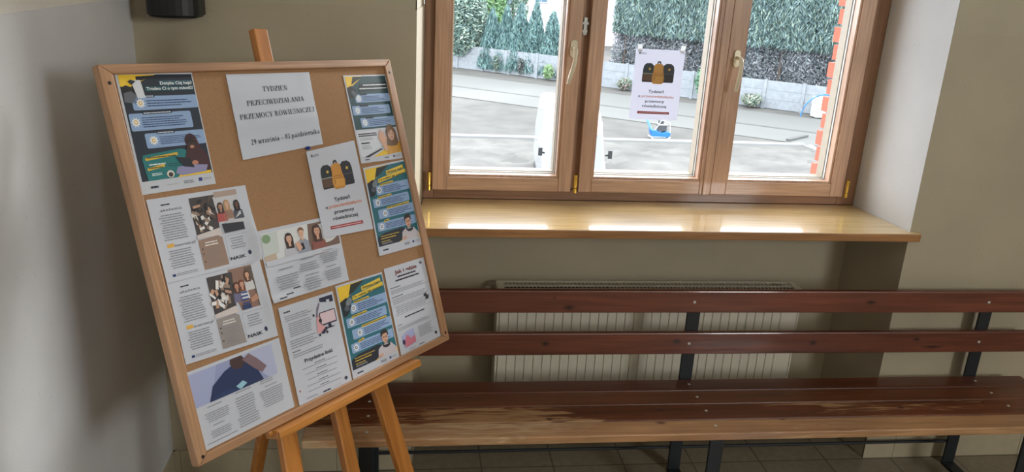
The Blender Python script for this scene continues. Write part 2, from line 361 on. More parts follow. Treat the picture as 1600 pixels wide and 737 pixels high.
# ------------------------------------------------------------------ the window
win = struct(empty('window_1', (1.02, 3.36, SILL)))
fz0, fz1 = SILL, 2.64
mb = MB()
mb.box((NLb, 3.362, fz0), (.092, 3.45, fz1), 0); mb.box((1.925, 3.362, fz0), (NRb, 3.45, fz1), 0)
mb.box((.675, 3.372, fz0+.05), (.722, 3.45, fz1-.05), 0)
mb.box((.092, 3.362, fz0), (1.925, 3.45, fz0+.048), 1); mb.box((.092, 3.362, fz1-.05), (1.925, 3.45, fz1), 1)
sub(win, mb, 'window_frame', ['win_d', 'win_dx'], bevel=.003)
GZ0, GZ1, SZ0, SZ1 = 1.186, 2.51, 1.128, 2.595
def sash(x0, x1, g0, g1):
    yf, yb = 3.335, 3.40
    mb = MB()
    mb.box((x0, yf, SZ0), (g0, yb, SZ1), 0); mb.box((g1, yf, SZ0), (x1, yb, SZ1), 0)
    mb.box((g0, yf+.0008, SZ0), (g1, yb, GZ0), 1); mb.box((g0, yf+.0008, GZ1), (g1, yb, SZ1), 1)
    s = sub(win, mb, 'sash', ['win_z', 'win_x'], bevel=.003)
    b = MB(); e = .010                       # inner bead step
    for (a, c) in (((g0, 3.345, GZ0), (g0+e, 3.385, GZ1)), ((g1-e, 3.345, GZ0), (g1, 3.385, GZ1)), ((g0+e, 3.345, GZ0), (g1-e, 3.385, GZ0+e)), ((g0+e, 3.345, GZ1-e), (g1-e, 3.385, GZ1))): b.box(a, c)
    sub(s, b, 'glazing_bead', 'win_z')
    b = MB(); e2 = e+.007                    # pale rebate seen through the pane
    for (a, c) in (((g0+.001, 3.4, GZ0), (g0+e2, 3.455, GZ1)), ((g1-e2, 3.4, GZ0), (g1-.001, 3.455, GZ1)), ((g0+e2, 3.4, GZ0+.001), (g1-e2, 3.455, GZ0+e2)), ((g0+e2, 3.4, GZ1-e2), (g1-e2, 3.455, GZ1))): b.box(a, c)
    sub(s, b, 'outer_rebate', 'bead')
    b = MB(); e3 = e+.003
    for (a, c) in (((g0+e-.001, 3.386, GZ0+e), (g0+e3, 3.399, GZ1-e)), ((g1-e3, 3.386, GZ0+e), (g1-e+.001, 3.399, GZ1-e)), ((g0+e3, 3.386, GZ0+e-.001), (g1-e3, 3.399, GZ0+e3)), ((g0+e3, 3.386, GZ1-e3), (g1-e3, 3.399, GZ1-e))): b.box(a, c)
    sub(s, b, 'spacer_bar', 'spacer')
    g = MB(); g.face([(g0, 3.392, GZ0), (g1, 3.392, GZ0), (g1, 3.392, GZ1), (g0, 3.392, GZ1)])
    gl = sub(s, g, 'glass', 'glass')
    return s
s1 = sash(.086, .683, .147, .627)
s2 = sash(.716, 1.3065, .772, 1.259)
s3 = sash(1.3095, 1.932, 1.379, 1.870)
# astragal moulding where the second and third sash meet
sub(s2, MB().box((1.272, 3.327, SZ0), (1.3065, 3.335, SZ1)), 'meeting_moulding', 'win_z', bevel=.003)
def handle(s, x, z, pts):
    b = MB(); sh = [(math.cos(a)*.0145, math.sin(a)*.0145+(.022 if math.sin(a) > 0 else -.022)) for a in [k*math.pi/8+.01 for k in range(16)]]
    b.prism([(x+u, z+v) for u, v in sh], 'Y', 3.325, 3.3351); r = sub(s, b, 'handle_rosette', 'handle', bevel=.002)
    h = MB(); h.tube([(x, 3.326, z+.004), (x, 3.285, z+.004)], .008)
    h.tube([(x, 3.288, z+.004)]+pts, [.009]+[.0085]*(len(pts)-1)+[.0065], n=10); sub(s, h, 'handle', 'handle', smooth=False)
handle(s1, .652, 1.735, [(x, y, z) for x, y, z in ((.652, 3.284, 1.722), (.650, 3.28, 1.69), (.643, 3.278, 1.655), (.634, 3.28, 1.62), (.629, 3.282, 1.598))])
handle(s3, 1.348, 1.722, [(1.353, 3.284, 1.712), (1.352, 3.28, 1.68), (1.349, 3.278, 1.65), (1.345, 3.28, 1.61), (1.342, 3.282, 1.592)])
def hinge(s, x):
    b = MB().tube([(x, 3.325, 1.152), (x, 3.325, 1.208)], .0085, 14).tube([(x, 3.325, 1.129), (x, 3.325, 1.148)], .0085, 14).tube([(x, 3.325, 1.14), (x, 3.325, 1.16)], .005, 10)
    sub(s, b, 'hinge', 'brass')
    sub(s, MB().tube([(x, 3.325, 2.50), (x, 3.325, 2.58)], .0085, 14), 'hinge', 'brass')
hinge(s1, .073); hinge(s2, .700); hinge(s3, 1.943)
sub(win, MB().box((.690, 3.352, 1.79), (.704, 3.3719, 1.86)).box((.683, 3.345, 1.832), (.709, 3.3719, 1.842)).box((.686, 3.348, 1.80), (.706, 3.3719, 1.81)), 'striker_plate', 'steel')
# sill board: runs into the niche and stands proud of the wall with rounded horns
y0, y1 = 2.945, 3.362; mb = MB()
horn = [(-.055, YW-.001), (-.055, y0+.012), (-.05, y0+.004), (-.042, y0), (2.078, y0), (2.086, y0+.004), (2.09, y0+.012), (2.09, YW-.001), (NR-.003, YW-.001), (NRb-.002, y1-.001), (NLb+.002, y1-.001), (NL+.003, YW-.001)]
mb.prism(horn, 'Z', SILL-.035, SILL, 0)
sill = mb.build('window_sill', ['sill', 'sill_edge'], parent=win, bevel=.004)
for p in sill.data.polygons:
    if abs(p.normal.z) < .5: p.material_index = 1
sub(win, MB().prism([(3.45, SILL+.02), (3.95, SILL-.02), (3.95, SILL-.035), (3.45, SILL-.01)], 'X', .0, 2.055), 'outer_sill', 'white')

# ------------------------------------------------------------------ radiator in the niche
rx0, rx1, ry0, ry1, rz0, rz1 = .372, 1.752, 3.195, 3.30, .15, .73
rad = tag(empty('radiator', ((rx0+rx1)/2, 3.25, rz0)), 'long cream panel radiator with top grille under the windowsill behind the bench', 'radiator')
mb = MB(); n = int((rx1-rx0-.03)/.04); x = rx0+.012
for k in range(n):
    mb.prism([(x, ry0+.012), (x, ry0+.005), (x+.002, ry0+.001), (x+.037, ry0+.001), (x+.039, ry0+.005), (x+.039, ry0+.012)], 'Z', rz0+.02, rz1-.03); x += .04
mb.box((rx0+.004, ry0+.008, rz0), (rx1-.004, ry0+.02, rz1-.004))
sub(rad, mb, 'front_panel', 'radiator')
sub(rad, MB().box((rx0+.006, ry1-.012, rz0), (rx1-.006, ry1-.002, rz1-.02)), 'rear_panel', 'radiator')
sub(rad, MB().box((rx0, ry0+.004, rz0), (rx0+.008, ry1, rz1)), 'side_panel', 'radiator', bevel=.002)
sub(rad, MB().box((rx1-.008, ry0+.004, rz0), (rx1, ry1, rz1)), 'side_panel', 'radiator', bevel=.002)
sub(rad, MB().box((rx0+.01, ry0+.024, rz1-.04), (rx1-.01, ry1-.016, rz1-.02)), 'convector', 'rad_dark')
mb = MB(); mb.box((rx0+.008, ry0+.004, rz1-.006), (rx1-.008, ry0+.016, rz1)); mb.box((rx0+.008, ry1-.012, rz1-.006), (rx1-.008, ry1, rz1)); mb.box((rx0+.008, ry0+.016, rz1-.006), (rx0+.03, ry1-.012, rz1)); mb.box((rx1-.03, ry0+.016, rz1-.006), (rx1-.008, ry1-.012, rz1))
x = rx0+.034
while x < rx1-.034: mb.box((x, ry0+.016, rz1-.003), (x+.002, ry1-.012, rz1-.001)); x += .017
mb.box((rx0+.03, (ry0+ry1)/2-.003, rz1-.008), (rx1-.03, (ry0+ry1)/2+.003, rz1-.0005))
sub(rad, mb, 'top_grille', 'radiator')
mb = MB(); mb.tube([(rx0+.003, 3.26, .69), (.335, 3.26, .69)], .010).tube([(.335, 3.26, .675), (.335, 3.26, .715)], .013).tube([(.345, 3.26, .69), (.30, 3.26, .69)], .014)
sub(rad, mb, 'valve', 'steel')
sub(rad, MB().tube([(.30, 3.26, .695), (.08, 3.26, .695), (.055, 3.26, .695)], .009), 'pipe', 'pipe')
for bx in (.6, 1.5): sub(rad, MB().box((bx, ry1-.004, .35), (bx+.03, YN-.0005, .5)), 'wall_bracket', 'radiator')

# ------------------------------------------------------------------ the bench
BX0, BX1 = -.37, 2.665
bench = tag(empty('bench', ((BX0+BX1)/2, 2.7, 0)), 'long brown slatted wooden bench with black iron frames along the wall under the window', 'bench')
ox, oy = (BX0+BX1)/2, 2.7
def K(x, y, z, a, b, c): return (x-ox, y-oy, z, a, b, c)
seat_edges = [(2.493, 2.588), (2.593, 2.703), (2.708, 2.808), (2.813, 2.903)]
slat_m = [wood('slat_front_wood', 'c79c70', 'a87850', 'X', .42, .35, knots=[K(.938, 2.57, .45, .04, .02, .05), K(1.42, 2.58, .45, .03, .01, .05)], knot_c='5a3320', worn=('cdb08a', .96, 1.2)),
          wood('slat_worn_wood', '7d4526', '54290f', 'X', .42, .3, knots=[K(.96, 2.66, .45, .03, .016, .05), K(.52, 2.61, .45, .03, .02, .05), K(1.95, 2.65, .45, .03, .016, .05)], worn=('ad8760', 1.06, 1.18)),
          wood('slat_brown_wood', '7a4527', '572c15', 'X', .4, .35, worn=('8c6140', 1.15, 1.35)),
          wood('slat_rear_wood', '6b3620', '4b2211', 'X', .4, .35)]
for (ya, yb), mm in zip(seat_edges, slat_m):
    s = sub(bench, MB().box((BX0, ya, .418), (BX1, yb, .45)), 'seat_slat', mm, bevel=.005)
    for fx in (-.149, 1.142, 2.42):
        yy = {2.493: 2.545, 2.593: 2.653, 2.708: 2.757, 2.813: 2.86}[ya]
        sub(s, MB().lathe((fx, yy, .4495), [(.0, -.003), (.0065, -.002), (.0065, .001), (.003, .003), (.0005, .0034)], 12), 'bolt', 'bolt')
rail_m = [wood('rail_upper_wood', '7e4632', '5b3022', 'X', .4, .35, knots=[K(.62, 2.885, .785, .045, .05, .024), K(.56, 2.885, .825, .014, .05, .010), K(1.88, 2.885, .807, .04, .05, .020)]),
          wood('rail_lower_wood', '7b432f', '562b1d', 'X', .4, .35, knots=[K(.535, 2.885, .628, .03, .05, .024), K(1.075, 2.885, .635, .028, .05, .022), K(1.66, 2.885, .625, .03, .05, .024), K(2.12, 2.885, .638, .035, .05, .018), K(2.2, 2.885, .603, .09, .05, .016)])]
for (za, zb), mm in zip(((.76, .855), (.576, .672)), rail_m):
    s = sub(bench, MB().box((BX0, 2.880, za), (BX1, 2.906, zb)), 'back_rail', mm, bevel=.005)
    for fx, fz in ((-.149, .5), (1.128, .5), (2.408, .5)):
        sub(s, MB().lathe((fx, 2.880, (za+zb)/2), [(.0005, -.0034), (.004, -.003), (.0065, -.001), (.0065, .002), (.0, .003)], 12, axis='Y'), 'bolt', 'bolt')
for fx in (-.149, 1.142, 2.43):
    mb = MB(); w = .027
    mb.box((fx-w, 2.9065, .0), (fx+w, 2.9185, .84))
    mb.box((fx-w, 2.50, 0.), (fx+w, 2.9065, .012))
    mb.box((fx-w, 2.51, .012), (fx+w, 2.522, .406))
    mb.box((fx-w, 2.51, .406), (fx+w, 2.9065, .4178))
    mb.bar((fx, 2.9065, .30), (fx, 2.80, .406), .008, .05, side=(1, 0, 0))
    sub(bench, mb, 'support_frame', 'iron', bevel=.002)
sub(bench, MB().tube([(-.149, 2.925, .11), (2.43, 2.925, .11)], .007), 'stretcher_rod', 'iron')

# ------------------------------------------------------------------ easel and board, in the board's own frame
# local x runs along the top edge, z up the board, y away from the viewer; origin = top left corner of the board's face
wv = Vector((.6191, .7834, -.0552)).normalized(); dv = Vector((.22, -.2405, -.9454)); dv = (dv - wv*wv.dot(dv)).normalized(); nv = wv.cross(dv)
TL = Vector((-.7377, 2.0328, H-.2724))
F = Matrix(((wv.x, nv.x, -dv.x, TL.x), (wv.y, nv.y, -dv.y, TL.y), (wv.z, nv.z, -dv.z, TL.z), (0, 0, 0, 1)))
Fi = F.inverted()
BW, BH = 1.06, 1.0
board = tag(empty('bulletin_board', (BW/2, 0, -BH), F), 'large cork bulletin board in a tan wooden frame leaning on the easel', 'bulletin board')
sub(board, MB().box((.02, .006, -BH+.02), (BW-.02, .020, -.02)), 'cork_panel', 'cork')
fwid = .033; fd = (-.004, .024)
def trap(a, m):
    mb = MB(); n = len(a); V = [(x, fd[0], z) for x, z in a]+[(x, fd[1], z) for x, z in a]
    mb.mesh(V, [tuple(range(n)), tuple(range(n, 2*n))[::-1]]+[(i, n+i, n+(i+1) % n, (i+1) % n) for i in range(n)], 0)
    return sub(board, mb, 'frame_rail', m, bevel=.003)
fv = .024
trap([(0, 0), (BW, 0), (BW-fwid, -fv), (fwid, -fv)], 'frame_x')
trap([(0, -BH), (fwid, -BH+fv), (BW-fwid, -BH+fv), (BW, -BH)], 'frame_x')
trap([(0, 0), (fwid, -fv), (fwid, -BH+fv), (0, -BH)], 'frame_z')
trap([(BW, 0), (BW, -BH), (BW-fwid, -BH+fv), (BW-fwid, -fv)], 'frame_z')
for x, z in ((.018, -.045), (BW-.016, -.045), (.018, -BH+.02), (BW-.016, -BH+.03)):
    sub(board, MB().lathe((x, fd[0]-.0003, z), [(.0003, -.0008), (.0045, -.0004), (.0045, .002)], 12, axis='Y'), 'screw', 'black')

def toF(x, y, z): return Fi @ Vector((x, y, z))
yb0 = .026                                    # front face of the legs, just behind the board
def floor_v(u, y):                            # local z where a point of the easel plane meets the floor
    p0 = F @ Vector((u, y, 0)); up = F.to_3x3() @ Vector((0, 0, 1)); return -p0.z/up.z
mx0, mx1 = .545, .490
zf = floor_v(.46, yb0+.012)
easel = tag(empty('easel', (.47, yb0+.012, zf), F), 'orange pine artist easel on tall legs carrying the cork board', 'easel')
LY = yb0+.012
def leg(u0, z0, u1, z1, w=.055, d=.022, y=LY, name='leg'):
    z1 = floor_v(u1 + (u0-u1)*0, y)+.012; return sub(easel, MB().bar((u0, y, z0), (u1, y, z1), w, d, side=(0, 1, 0)), name, 'easel', bevel=.003)
leg(.545, .102, .545-.0235*1.0*(1.9), 0, .050, .026, y=LY+.0, name='mast')
leg(.395, -.08, .245, 0, .060)
leg(.600, -.08, .79, 0, .062)
sub(easel, MB().box((.36, LY+.0135, -.14), (.68, LY+.034, -.08)), 'crossbar', 'easel_x', bevel=.003)
# rear prop leg hinged behind the mast
T = Fi @ Vector((-.3205, 2.3505, H-.8401)); Ft = Fi @ Vector((-.594, 2.58, .012))
T = Vector((T.x, LY+.045, T.z))
sub(easel, MB().bar(tuple(T), tuple(Ft), .045, .022, side=(0, 1, 0)), 'rear_leg', 'easel', bevel=.003)
sub(easel, MB().box((T.x-.03, LY+.013, T.z-.03), (T.x+.03, LY+.034, T.z+.02)), 'hinge_block', 'easel', bevel=.003)
# tray: a shelf with a low lip
tx0, tx1, tz = .232, .848, -BH-.001
mb = MB(); mb.box((tx0, -.030, tz-.025), (tx1, LY-.0135, tz-.0005)); 
tray = sub(easel, mb, 'tray', 'easel_x', bevel=.003)
sub(tray, MB().box((tx0, -.036, tz-.025), (tx1, -.0305, tz-.003)), 'tray_lip', 'easel_x', bevel=.002)
sub(easel, MB().tube([(tx0-.012, -.004, tz-.006), (tx0+.001, -.004, tz-.006)], .007), 'knob', 'easel_x')

# ------------------------------------------------------------------ printed sheets
def text_mesh(s, size=1., bold=0., spacing=1.):
    cu = bpy.data.curves.new('t', 'FONT'); cu.body = s; cu.size = 1.; cu.offset = bold; cu.space_character = spacing; cu.resolution_u = 2
    o = bpy.data.objects.new('t', cu); COL.objects.link(o)
    dg = bpy.context.evaluated_depsgraph_get(); me = o.evaluated_get(dg).to_mesh()
    vs = [(v.co.x, v.co.y) for v in me.vertices]; fs = [tuple(p.vertices) for p in me.polygons]
    o.evaluated_get(dg).to_mesh_clear(); bpy.data.objects.remove(o); bpy.data.curves.remove(cu)
    return vs, fs
_tc = {}
def text_geo(s, bold, spacing):
    k = (s, bold, spacing)
    if k not in _tc: _tc[k] = text_mesh(s, 1., bold, spacing)
    return _tc[k]

# a small roman (serif) alphabet drawn from stems, hairlines and bowls; cap height 1, x height .66
TK, TH = .18, .055
def S_(x0, y0, x1, y1, w): # slanted stroke with horizontal ends
    return [(x0-w/2, y0), (x0+w/2, y0), (x1+w/2, y1), (x1-w/2, y1)]
def HB(x0, x1, y, t=TH): return [(x0, y-t/2), (x1, y-t/2), (x1, y+t/2), (x0, y+t/2)]
def ser(x, y, w=.19): return HB(x-w, x+w, y+(TH*.4 if y < .3 else -TH*.4), TH*.8)
def ring(cx, cy, rx, ry, a0=0, a1=360, tk=TK, th=TH, n=14):
    P = []
    for i in range(n):
        A, B = [math.radians(a0+(a1-a0)*k/n) for k in (i, i+1)]
        o = lambda a: (cx+rx*math.cos(a), cy+ry*math.sin(a)); q = lambda a: (cx+(rx-tk)*math.cos(a), cy+(ry-th)*math.sin(a))
        P.append([o(A), o(B), q(B), q(A)])
    return P
def stem(x, y0=0, y1=1, s0=True, s1=True, w=TK, sw=.17):
    P = [S_(x, y0, x, y1, w)]
    if s0: P.append(ser(x, y0, sw))
    if s1: P.append(HB(x-sw, x+(sw if s1 == True else 0), y1-TH*.4, TH*.8))
    return P
def acute(x, y): return [[(x-.04, y), (x+.03, y), (x+.17, y+.2), (x+.05, y+.2)]]
G = {}
G['T'] = (.86, [HB(.04, .82, .97), *stem(.43, 0, 1, True, False), [(.04, 1), (.04, .74), (.08, .74), (.13, .97)], [(.82, 1), (.82, .74), (.78, .74), (.73, .97)]])
G['Y'] = (.9, [S_(.43, 0, .43, .45, TK), ser(.43, 0), S_(.43, .42, .15, 1, TK), S_(.46, .42, .74, 1, TH*1.3), ser(.15, 1), ser(.74, 1, .14)])
G['D'] = (.92, [*stem(.18), *ring(.36, .5, .5, .5, -90, 90), HB(.1, .4, .03), HB(.1, .4, .97)])
G['Z'] = (.8, [HB(.05, .73, .97), HB(.05, .75, .03), S_(.15, .02, .64, .98, TK*1.25), [(.75, 0), (.77, .27), (.73, .27), (.66, .04)], [(.06, 1), (.04, .76), (.08, .76), (.15, .96)]])
G['I'] = (.46, stem(.23))
G['E'] = (.82, [*stem(.2), HB(.1, .7, .97), HB(.1, .72, .03), HB(.2, .55, .51), [(.70, 1), (.70, .76), (.66, .76), (.6, .96)], [(.74, 0), (.75, .26), (.71, .26), (.62, .04)], HB(.53, .56, .51, .24)])
G['N'] = (.94, [S_(.2, 0, .2, 1, TH*1.2), ser(.2, 0, .15), ser(.15, 1, .12), S_(.2, 1, .74, 0, TK*1.1), S_(.76, 0, .76, 1, TH*1.2), ser(.76, 1, .15)])
G['Ń'] = (.94, G['N'][1]+acute(.46, 1.06))
G['P'] = (.78, [*stem(.2), *ring(.4, .74, .3, .26, -90, 90), HB(.2, .42, .97), HB(.2, .42, .51)])
G['R'] = (.9, [*stem(.2), *ring(.4, .74, .29, .26, -90, 90), HB(.2, .42, .97), HB(.2, .42, .51), S_(.42, .5, .72, 0, TK), HB(.66, .88, .03)])
G['C'] = (.88, [*ring(.47, .5, .42, .52, 45, 318), S_(.78, .7, .78, .96, TH)])
G['W'] = (1.24, [S_(.14, 1, .40, 0, TK), S_(.42, 0, .62, .9, TH*1.2), S_(.56, 1, .82, 0, TK), S_(.84, 0, 1.08, 1, TH*1.2), ser(.14, 1, .14), ser(.57, 1, .14), ser(1.08, 1, .13)])
G['A'] = (.9, [S_(.16, 0, .44, 1, TH*1.3), S_(.46, 1, .74, 0, TK*1.1), HB(.26, .62, .33), ser(.15, 0, .13), ser(.74, 0, .15)])
G['L'] = (.8, [*stem(.2), HB(.1, .7, .03), [(.73, 0), (.75, .3), (.71, .3), (.6, .04)]])
G['Ł'] = (.8, G['L'][1]+[[(.0, .38), (.0, .46), (.45, .68), (.45, .6)]])
G['M'] = (1.14, [S_(.18, 0, .18, 1, TH*1.2), ser(.18, 0, .14), ser(.16, 1, .12), S_(.22, 1, .54, .02, TK), S_(.56, .02, .88, 1, TH*1.3), *stem(.94, sw=.15)])
G['O'] = (.96, ring(.48, .5, .43, .52, 0, 360))
G['Ó'] = (.96, G['O'][1]+acute(.46, 1.08))
G['S'] = (.7, [*ring(.35, .74, .27, .28, 20, 250, TK*.8), *ring(.35, .27, .29, .29, -160, 70, TK*.8), [(.16, .66), (.3, .6), (.58, .36), (.44, .4)]])
G['Ś'] = (.7, G['S'][1]+acute(.33, 1.08))
G['J'] = (.6, [S_(.38, .2, .38, 1, TK), ser(.38, 1, .17), *ring(.24, .16, .215, .2, -170, 0, TK*.7)])
G['i'] = (.38, [S_(.2, 0, .2, .66, TK), ser(.2, 0, .15), HB(.06, .2, .62, .06), *ring(.19, .87, .085, .085, tk=.085, th=.085, n=8)])
G['n'] = (.72, [S_(.18, 0, .18, .66, TK), ser(.18, 0, .14), HB(.05, .2, .62, .06), *ring(.37, .42, .26, .25, 0, 150), S_(.55, 0, .55, .44, TK), ser(.55, 0, .14)])
G['r'] = (.52, [S_(.18, 0, .18, .66, TK), ser(.18, 0, .15), HB(.05, .2, .62, .06), *ring(.35, .44, .2, .23, 60, 160), *ring(.42, .58, .08, .08, tk=.08, th=.08, n=8)])
G['w'] = (.96, [S_(.12, .66, .3, 0, TK), S_(.32, 0, .48, .6, TH*1.2), S_(.43, .66, .61, 0, TK), S_(.63, 0, .82, .66, TH*1.2), ser(.12, .66, .12), ser(.82, .66, .1)])
G['z'] = (.6, [HB(.06, .53, .63), HB(.05, .55, .03), S_(.13, .02, .45, .64, TK*1.1), [(.55, 0), (.57, .2), (.53, .2), (.47, .04)]])
G['ź'] = (.6, G['z'][1]+acute(.28, .76))
G['e'] = (.6, [*ring(.3, .33, .26, .35, 0, 320), HB(.1, .53, .36)])
G['s'] = (.52, [*ring(.26, .49, .2, .19, 20, 250, TK*.75), *ring(.26, .19, .21, .2, -160, 70, TK*.75), [(.12, .44), (.22, .4), (.42, .24), (.32, .27)]])
G['ś'] = (.52, G['s'][1]+acute(.24, .76))
G['a'] = (.64, [*ring(.27, .17, .24, .19, 0, 360, TK*.9), S_(.45, 0, .45, .5, TK), *ring(.3, .48, .22, .2, 0, 160, TK*.8), HB(.4, .63, .03)])
G['p'] = (.7, [S_(.18, -.3, .18, .66, TK), ser(.18, -.3, .15), HB(.05, .2, .62, .06), *ring(.37, .32, .28, .35, 0, 360)])
G['d'] = (.7, [S_(.52, 0, .52, 1, TK), HB(.38, .52, .96, .06), HB(.5, .67, .03), *ring(.33, .32, .28, .35, 0, 360)])
G['k'] = (.74, [S_(.18, 0, .18, 1, TK), ser(.18, 0, .14), HB(.05, .2, .96, .06), S_(.24, .28, .54, .64, TH*1.3), S_(.33, .36, .58, 0, TK), HB(.42, .64, .63, .05), HB(.48, .72, .03)])
G['2'] = (.62, [*ring(.3, .72, .24, .28, -20, 160), S_(.14, .08, .47, .64, TH*2), HB(.08, .54, .07, .14)])
G['9'] = (.62, [*ring(.31, .68, .24, .32, 0, 360), *ring(.25, .55, .3, .55, -75, 20, TK*.9)])
G['0'] = (.62, ring(.31, .5, .25, .51, 0, 360))
G['3'] = (.62, [*ring(.28, .74, .22, .26, -80, 160, TK*.9), *ring(.27, .27, .26, .28, -160, 85, TK*.9)])
G['–'] = (.7, [HB(.06, .64, .33, .08)]); G[' '] = (.34, [])

class Sheet:
    """one sheet of printed paper; art is laid out in fractions of the sheet (x right, y down)"""
    def __init__(s, quad, h0, amp=.0, w=.21, h=.297, curl=None, paper=(196, 200, 210)):
        s.q = quad; s.h0 = h0; s.amp = amp; s.w = w; s.h = h; s.mb = MB(); s.curl = curl
        s.lay = 0; s.grid(0, 0, 1, 1, lin(paper), 18)
    def P(s, x, y, k=0):
        a, b, c, d = s.q
        u = (a[0]*(1-x)+b[0]*x)*(1-y)+(d[0]*(1-x)+c[0]*x)*y; v = (a[1]*(1-x)+b[1]*x)*(1-y)+(d[1]*(1-x)+c[1]*x)*y
        hh = s.h0 + s.amp*(1+.5*math.sin(x*5.1+y*2.3+s.q[0][0]*9)+.5*math.sin(y*6.3-x*3.1+s.q[0][1]*7))
        if s.curl: hh += s.curl(x, y)
        return (u, -hh - k*.00017, -v)
    def grid(s, x0, y0, x1, y1, c, n=None, k=None):
        k = s.lay if k is None else k
        nx = max(1, int((x1-x0)*44+.5)); ny = max(1, int((y1-y0)*44+.5))
        V = [s.P(x0+(x1-x0)*i/nx, y0+(y1-y0)*j/ny, k) for j in range(ny+1) for i in range(nx+1)]
        s.mb.mesh(V, [(j*(nx+1)+i, (j+1)*(nx+1)+i, (j+1)*(nx+1)+i+1, j*(nx+1)+i+1) for j in range(ny) for i in range(nx)], 0, c)
    def rect(s, x0, y0, x1, y1, c, k=1): s.grid(x0, y0, x1, y1, lin(c), k=k)
    def poly(s, pts, c, k=2):
        tr = tessellate_polygon([[Vector((x, y, 0)) for x, y in pts]]); V = [s.P(x, y, k) for x, y in pts]
        F_ = []
        for t in tr:
            A = sum((pts[t[i]][0]*pts[t[(i+1) % 3]][1]-pts[t[(i+1) % 3]][0]*pts[t[i]][1]) for i in range(3))
            F_.append(tuple(t) if A < 0 else tuple(t)[::-1])
        s.mb.mesh(V, F_, 0, lin(c))
    def ell(s, cx, cy, rx, ry, c, k=3, n=16, rot=0):
        s.poly([(cx+rx*math.cos(a)*math.cos(rot)-ry*math.sin(a)*math.sin(rot), cy+(rx*math.cos(a)*math.sin(rot)+ry*math.sin(a)*math.cos(rot))) for a in [i*2*math.pi/n for i in range(n)]], c, k)
    def rrect(s, x0, y0, x1, y1, r, c, k=2):
        ry = r*s.w/s.h; P = []
        for cx, cy, a0 in ((x1-r, y1-ry, 0), (x0+r, y1-ry, 90), (x0+r, y0+ry, 180), (x1-r, y0+ry, 270)):
            P += [(cx+r*math.cos(math.radians(a0+t)), cy+ry*math.sin(math.radians(a0+t))) for t in (0, 30, 60, 90)]
        s.poly(P, c, k)
    def text(s, t, x, y, size, c, al='c', bold=.0, k=5, rot=0., width=None, spacing=1.):
        vs, fs = text_geo(t, bold, spacing); xs = [v[0] for v in vs]; x0, x1 = min(xs), max(xs)
        sx = size if width is None else width*s.w/(x1-x0)
        ax = {'c': (x0+x1)/2, 'l': x0, 'r': x1}[al]; cr, sr = math.cos(rot), math.sin(rot)
        V = []
        for a, b in vs:
            p, q = (a-ax)*sx, b*size; p, q = p*cr-q*sr, p*sr+q*cr
            V.append(s.P(x+p/s.w, y-q/s.h, k))
        s.mb.mesh(V, fs, 0, lin(c))
    def serif(s, t, x, y, size, c, width):
        adv = sum(G[ch][0] for ch in t); sc = width*s.w/adv; cx = -adv*sc/2
        for ch in t:
            a, polys = G[ch]
            for p in polys:
                q = [(x+(cx+px*sc)/s.w, y-py*size/s.h) for px, py in p]
                A = sum(q[i][0]*q[(i+1) % len(q)][1]-q[(i+1) % len(q)][0]*q[i][1] for i in range(len(q)))
                if A > 0: q = q[::-1]
                s.mb.face([s.P(u, v, 4) for u, v in q], 0, lin(c))
            cx += a*sc
    def lines(s, x0, y0, x1, y1, n, c=(90, 92, 100), al='c', th=.42, short=.3, k=4, seed=None):
        """rows of unreadable small print: word-long dashes"""
        r = random.Random(seed if seed is not None else int(x0*977+y0*613+n*31)); lh = (y1-y0)/n; c = lin(tuple(int(v+(215-v)*.33) for v in c) if 98 < c[0] < 160 else c)
        for i in range(n):
            L = (x1-x0)*(1-short*r.random()); a = x0 if al == 'l' else (x0+x1-L)/2; e = a+L; yy = y0+lh*(i+.5)
            while a < e-.004:
                w = min(e-a, (.012+.05*r.random())*.21/s.w)
                s.mb.face([s.P(a, yy+lh*th/2, k), s.P(a+w, yy+lh*th/2, k), s.P(a+w, yy-lh*th/2, k), s.P(a, yy-lh*th/2, k)], 0, c)
                a += w+.004*.21/s.w
    def build(s, label, mat='print', frame=F, name='poster', cat='poster'):
        a, b, c, d = [s.P(*p) for p in ((0, 0), (1, 0), (1, 1), (0, 1))]
        o = tuple((Vector(c)+Vector(d))/2)
        ob = s.mb.build(name, mat, frame=frame, origin=o, color=True); return tag(ob, label, cat)

DK, TEAL, BLU, YEL = (24, 36, 50), (28, 96, 104), (142, 170, 208), (236, 196, 50)
def sunburst(s, x, y, r, c=(232, 236, 240), c2=(226, 180, 70), k=5):
    P = []
    for i in range(20):
        a = i*math.pi/10; q = r*(1. if i % 2 == 0 else .62); P.append((x+q*math.cos(a), y+q*math.sin(a)*s.w/s.h))
    s.poly(P, c, k); s.ell(x, y, r*.42, r*.42*s.w/s.h, c2, k+1, 10); s.ell(x, y, r*.22, r*.22*s.w/s.h, c, k+2, 8)

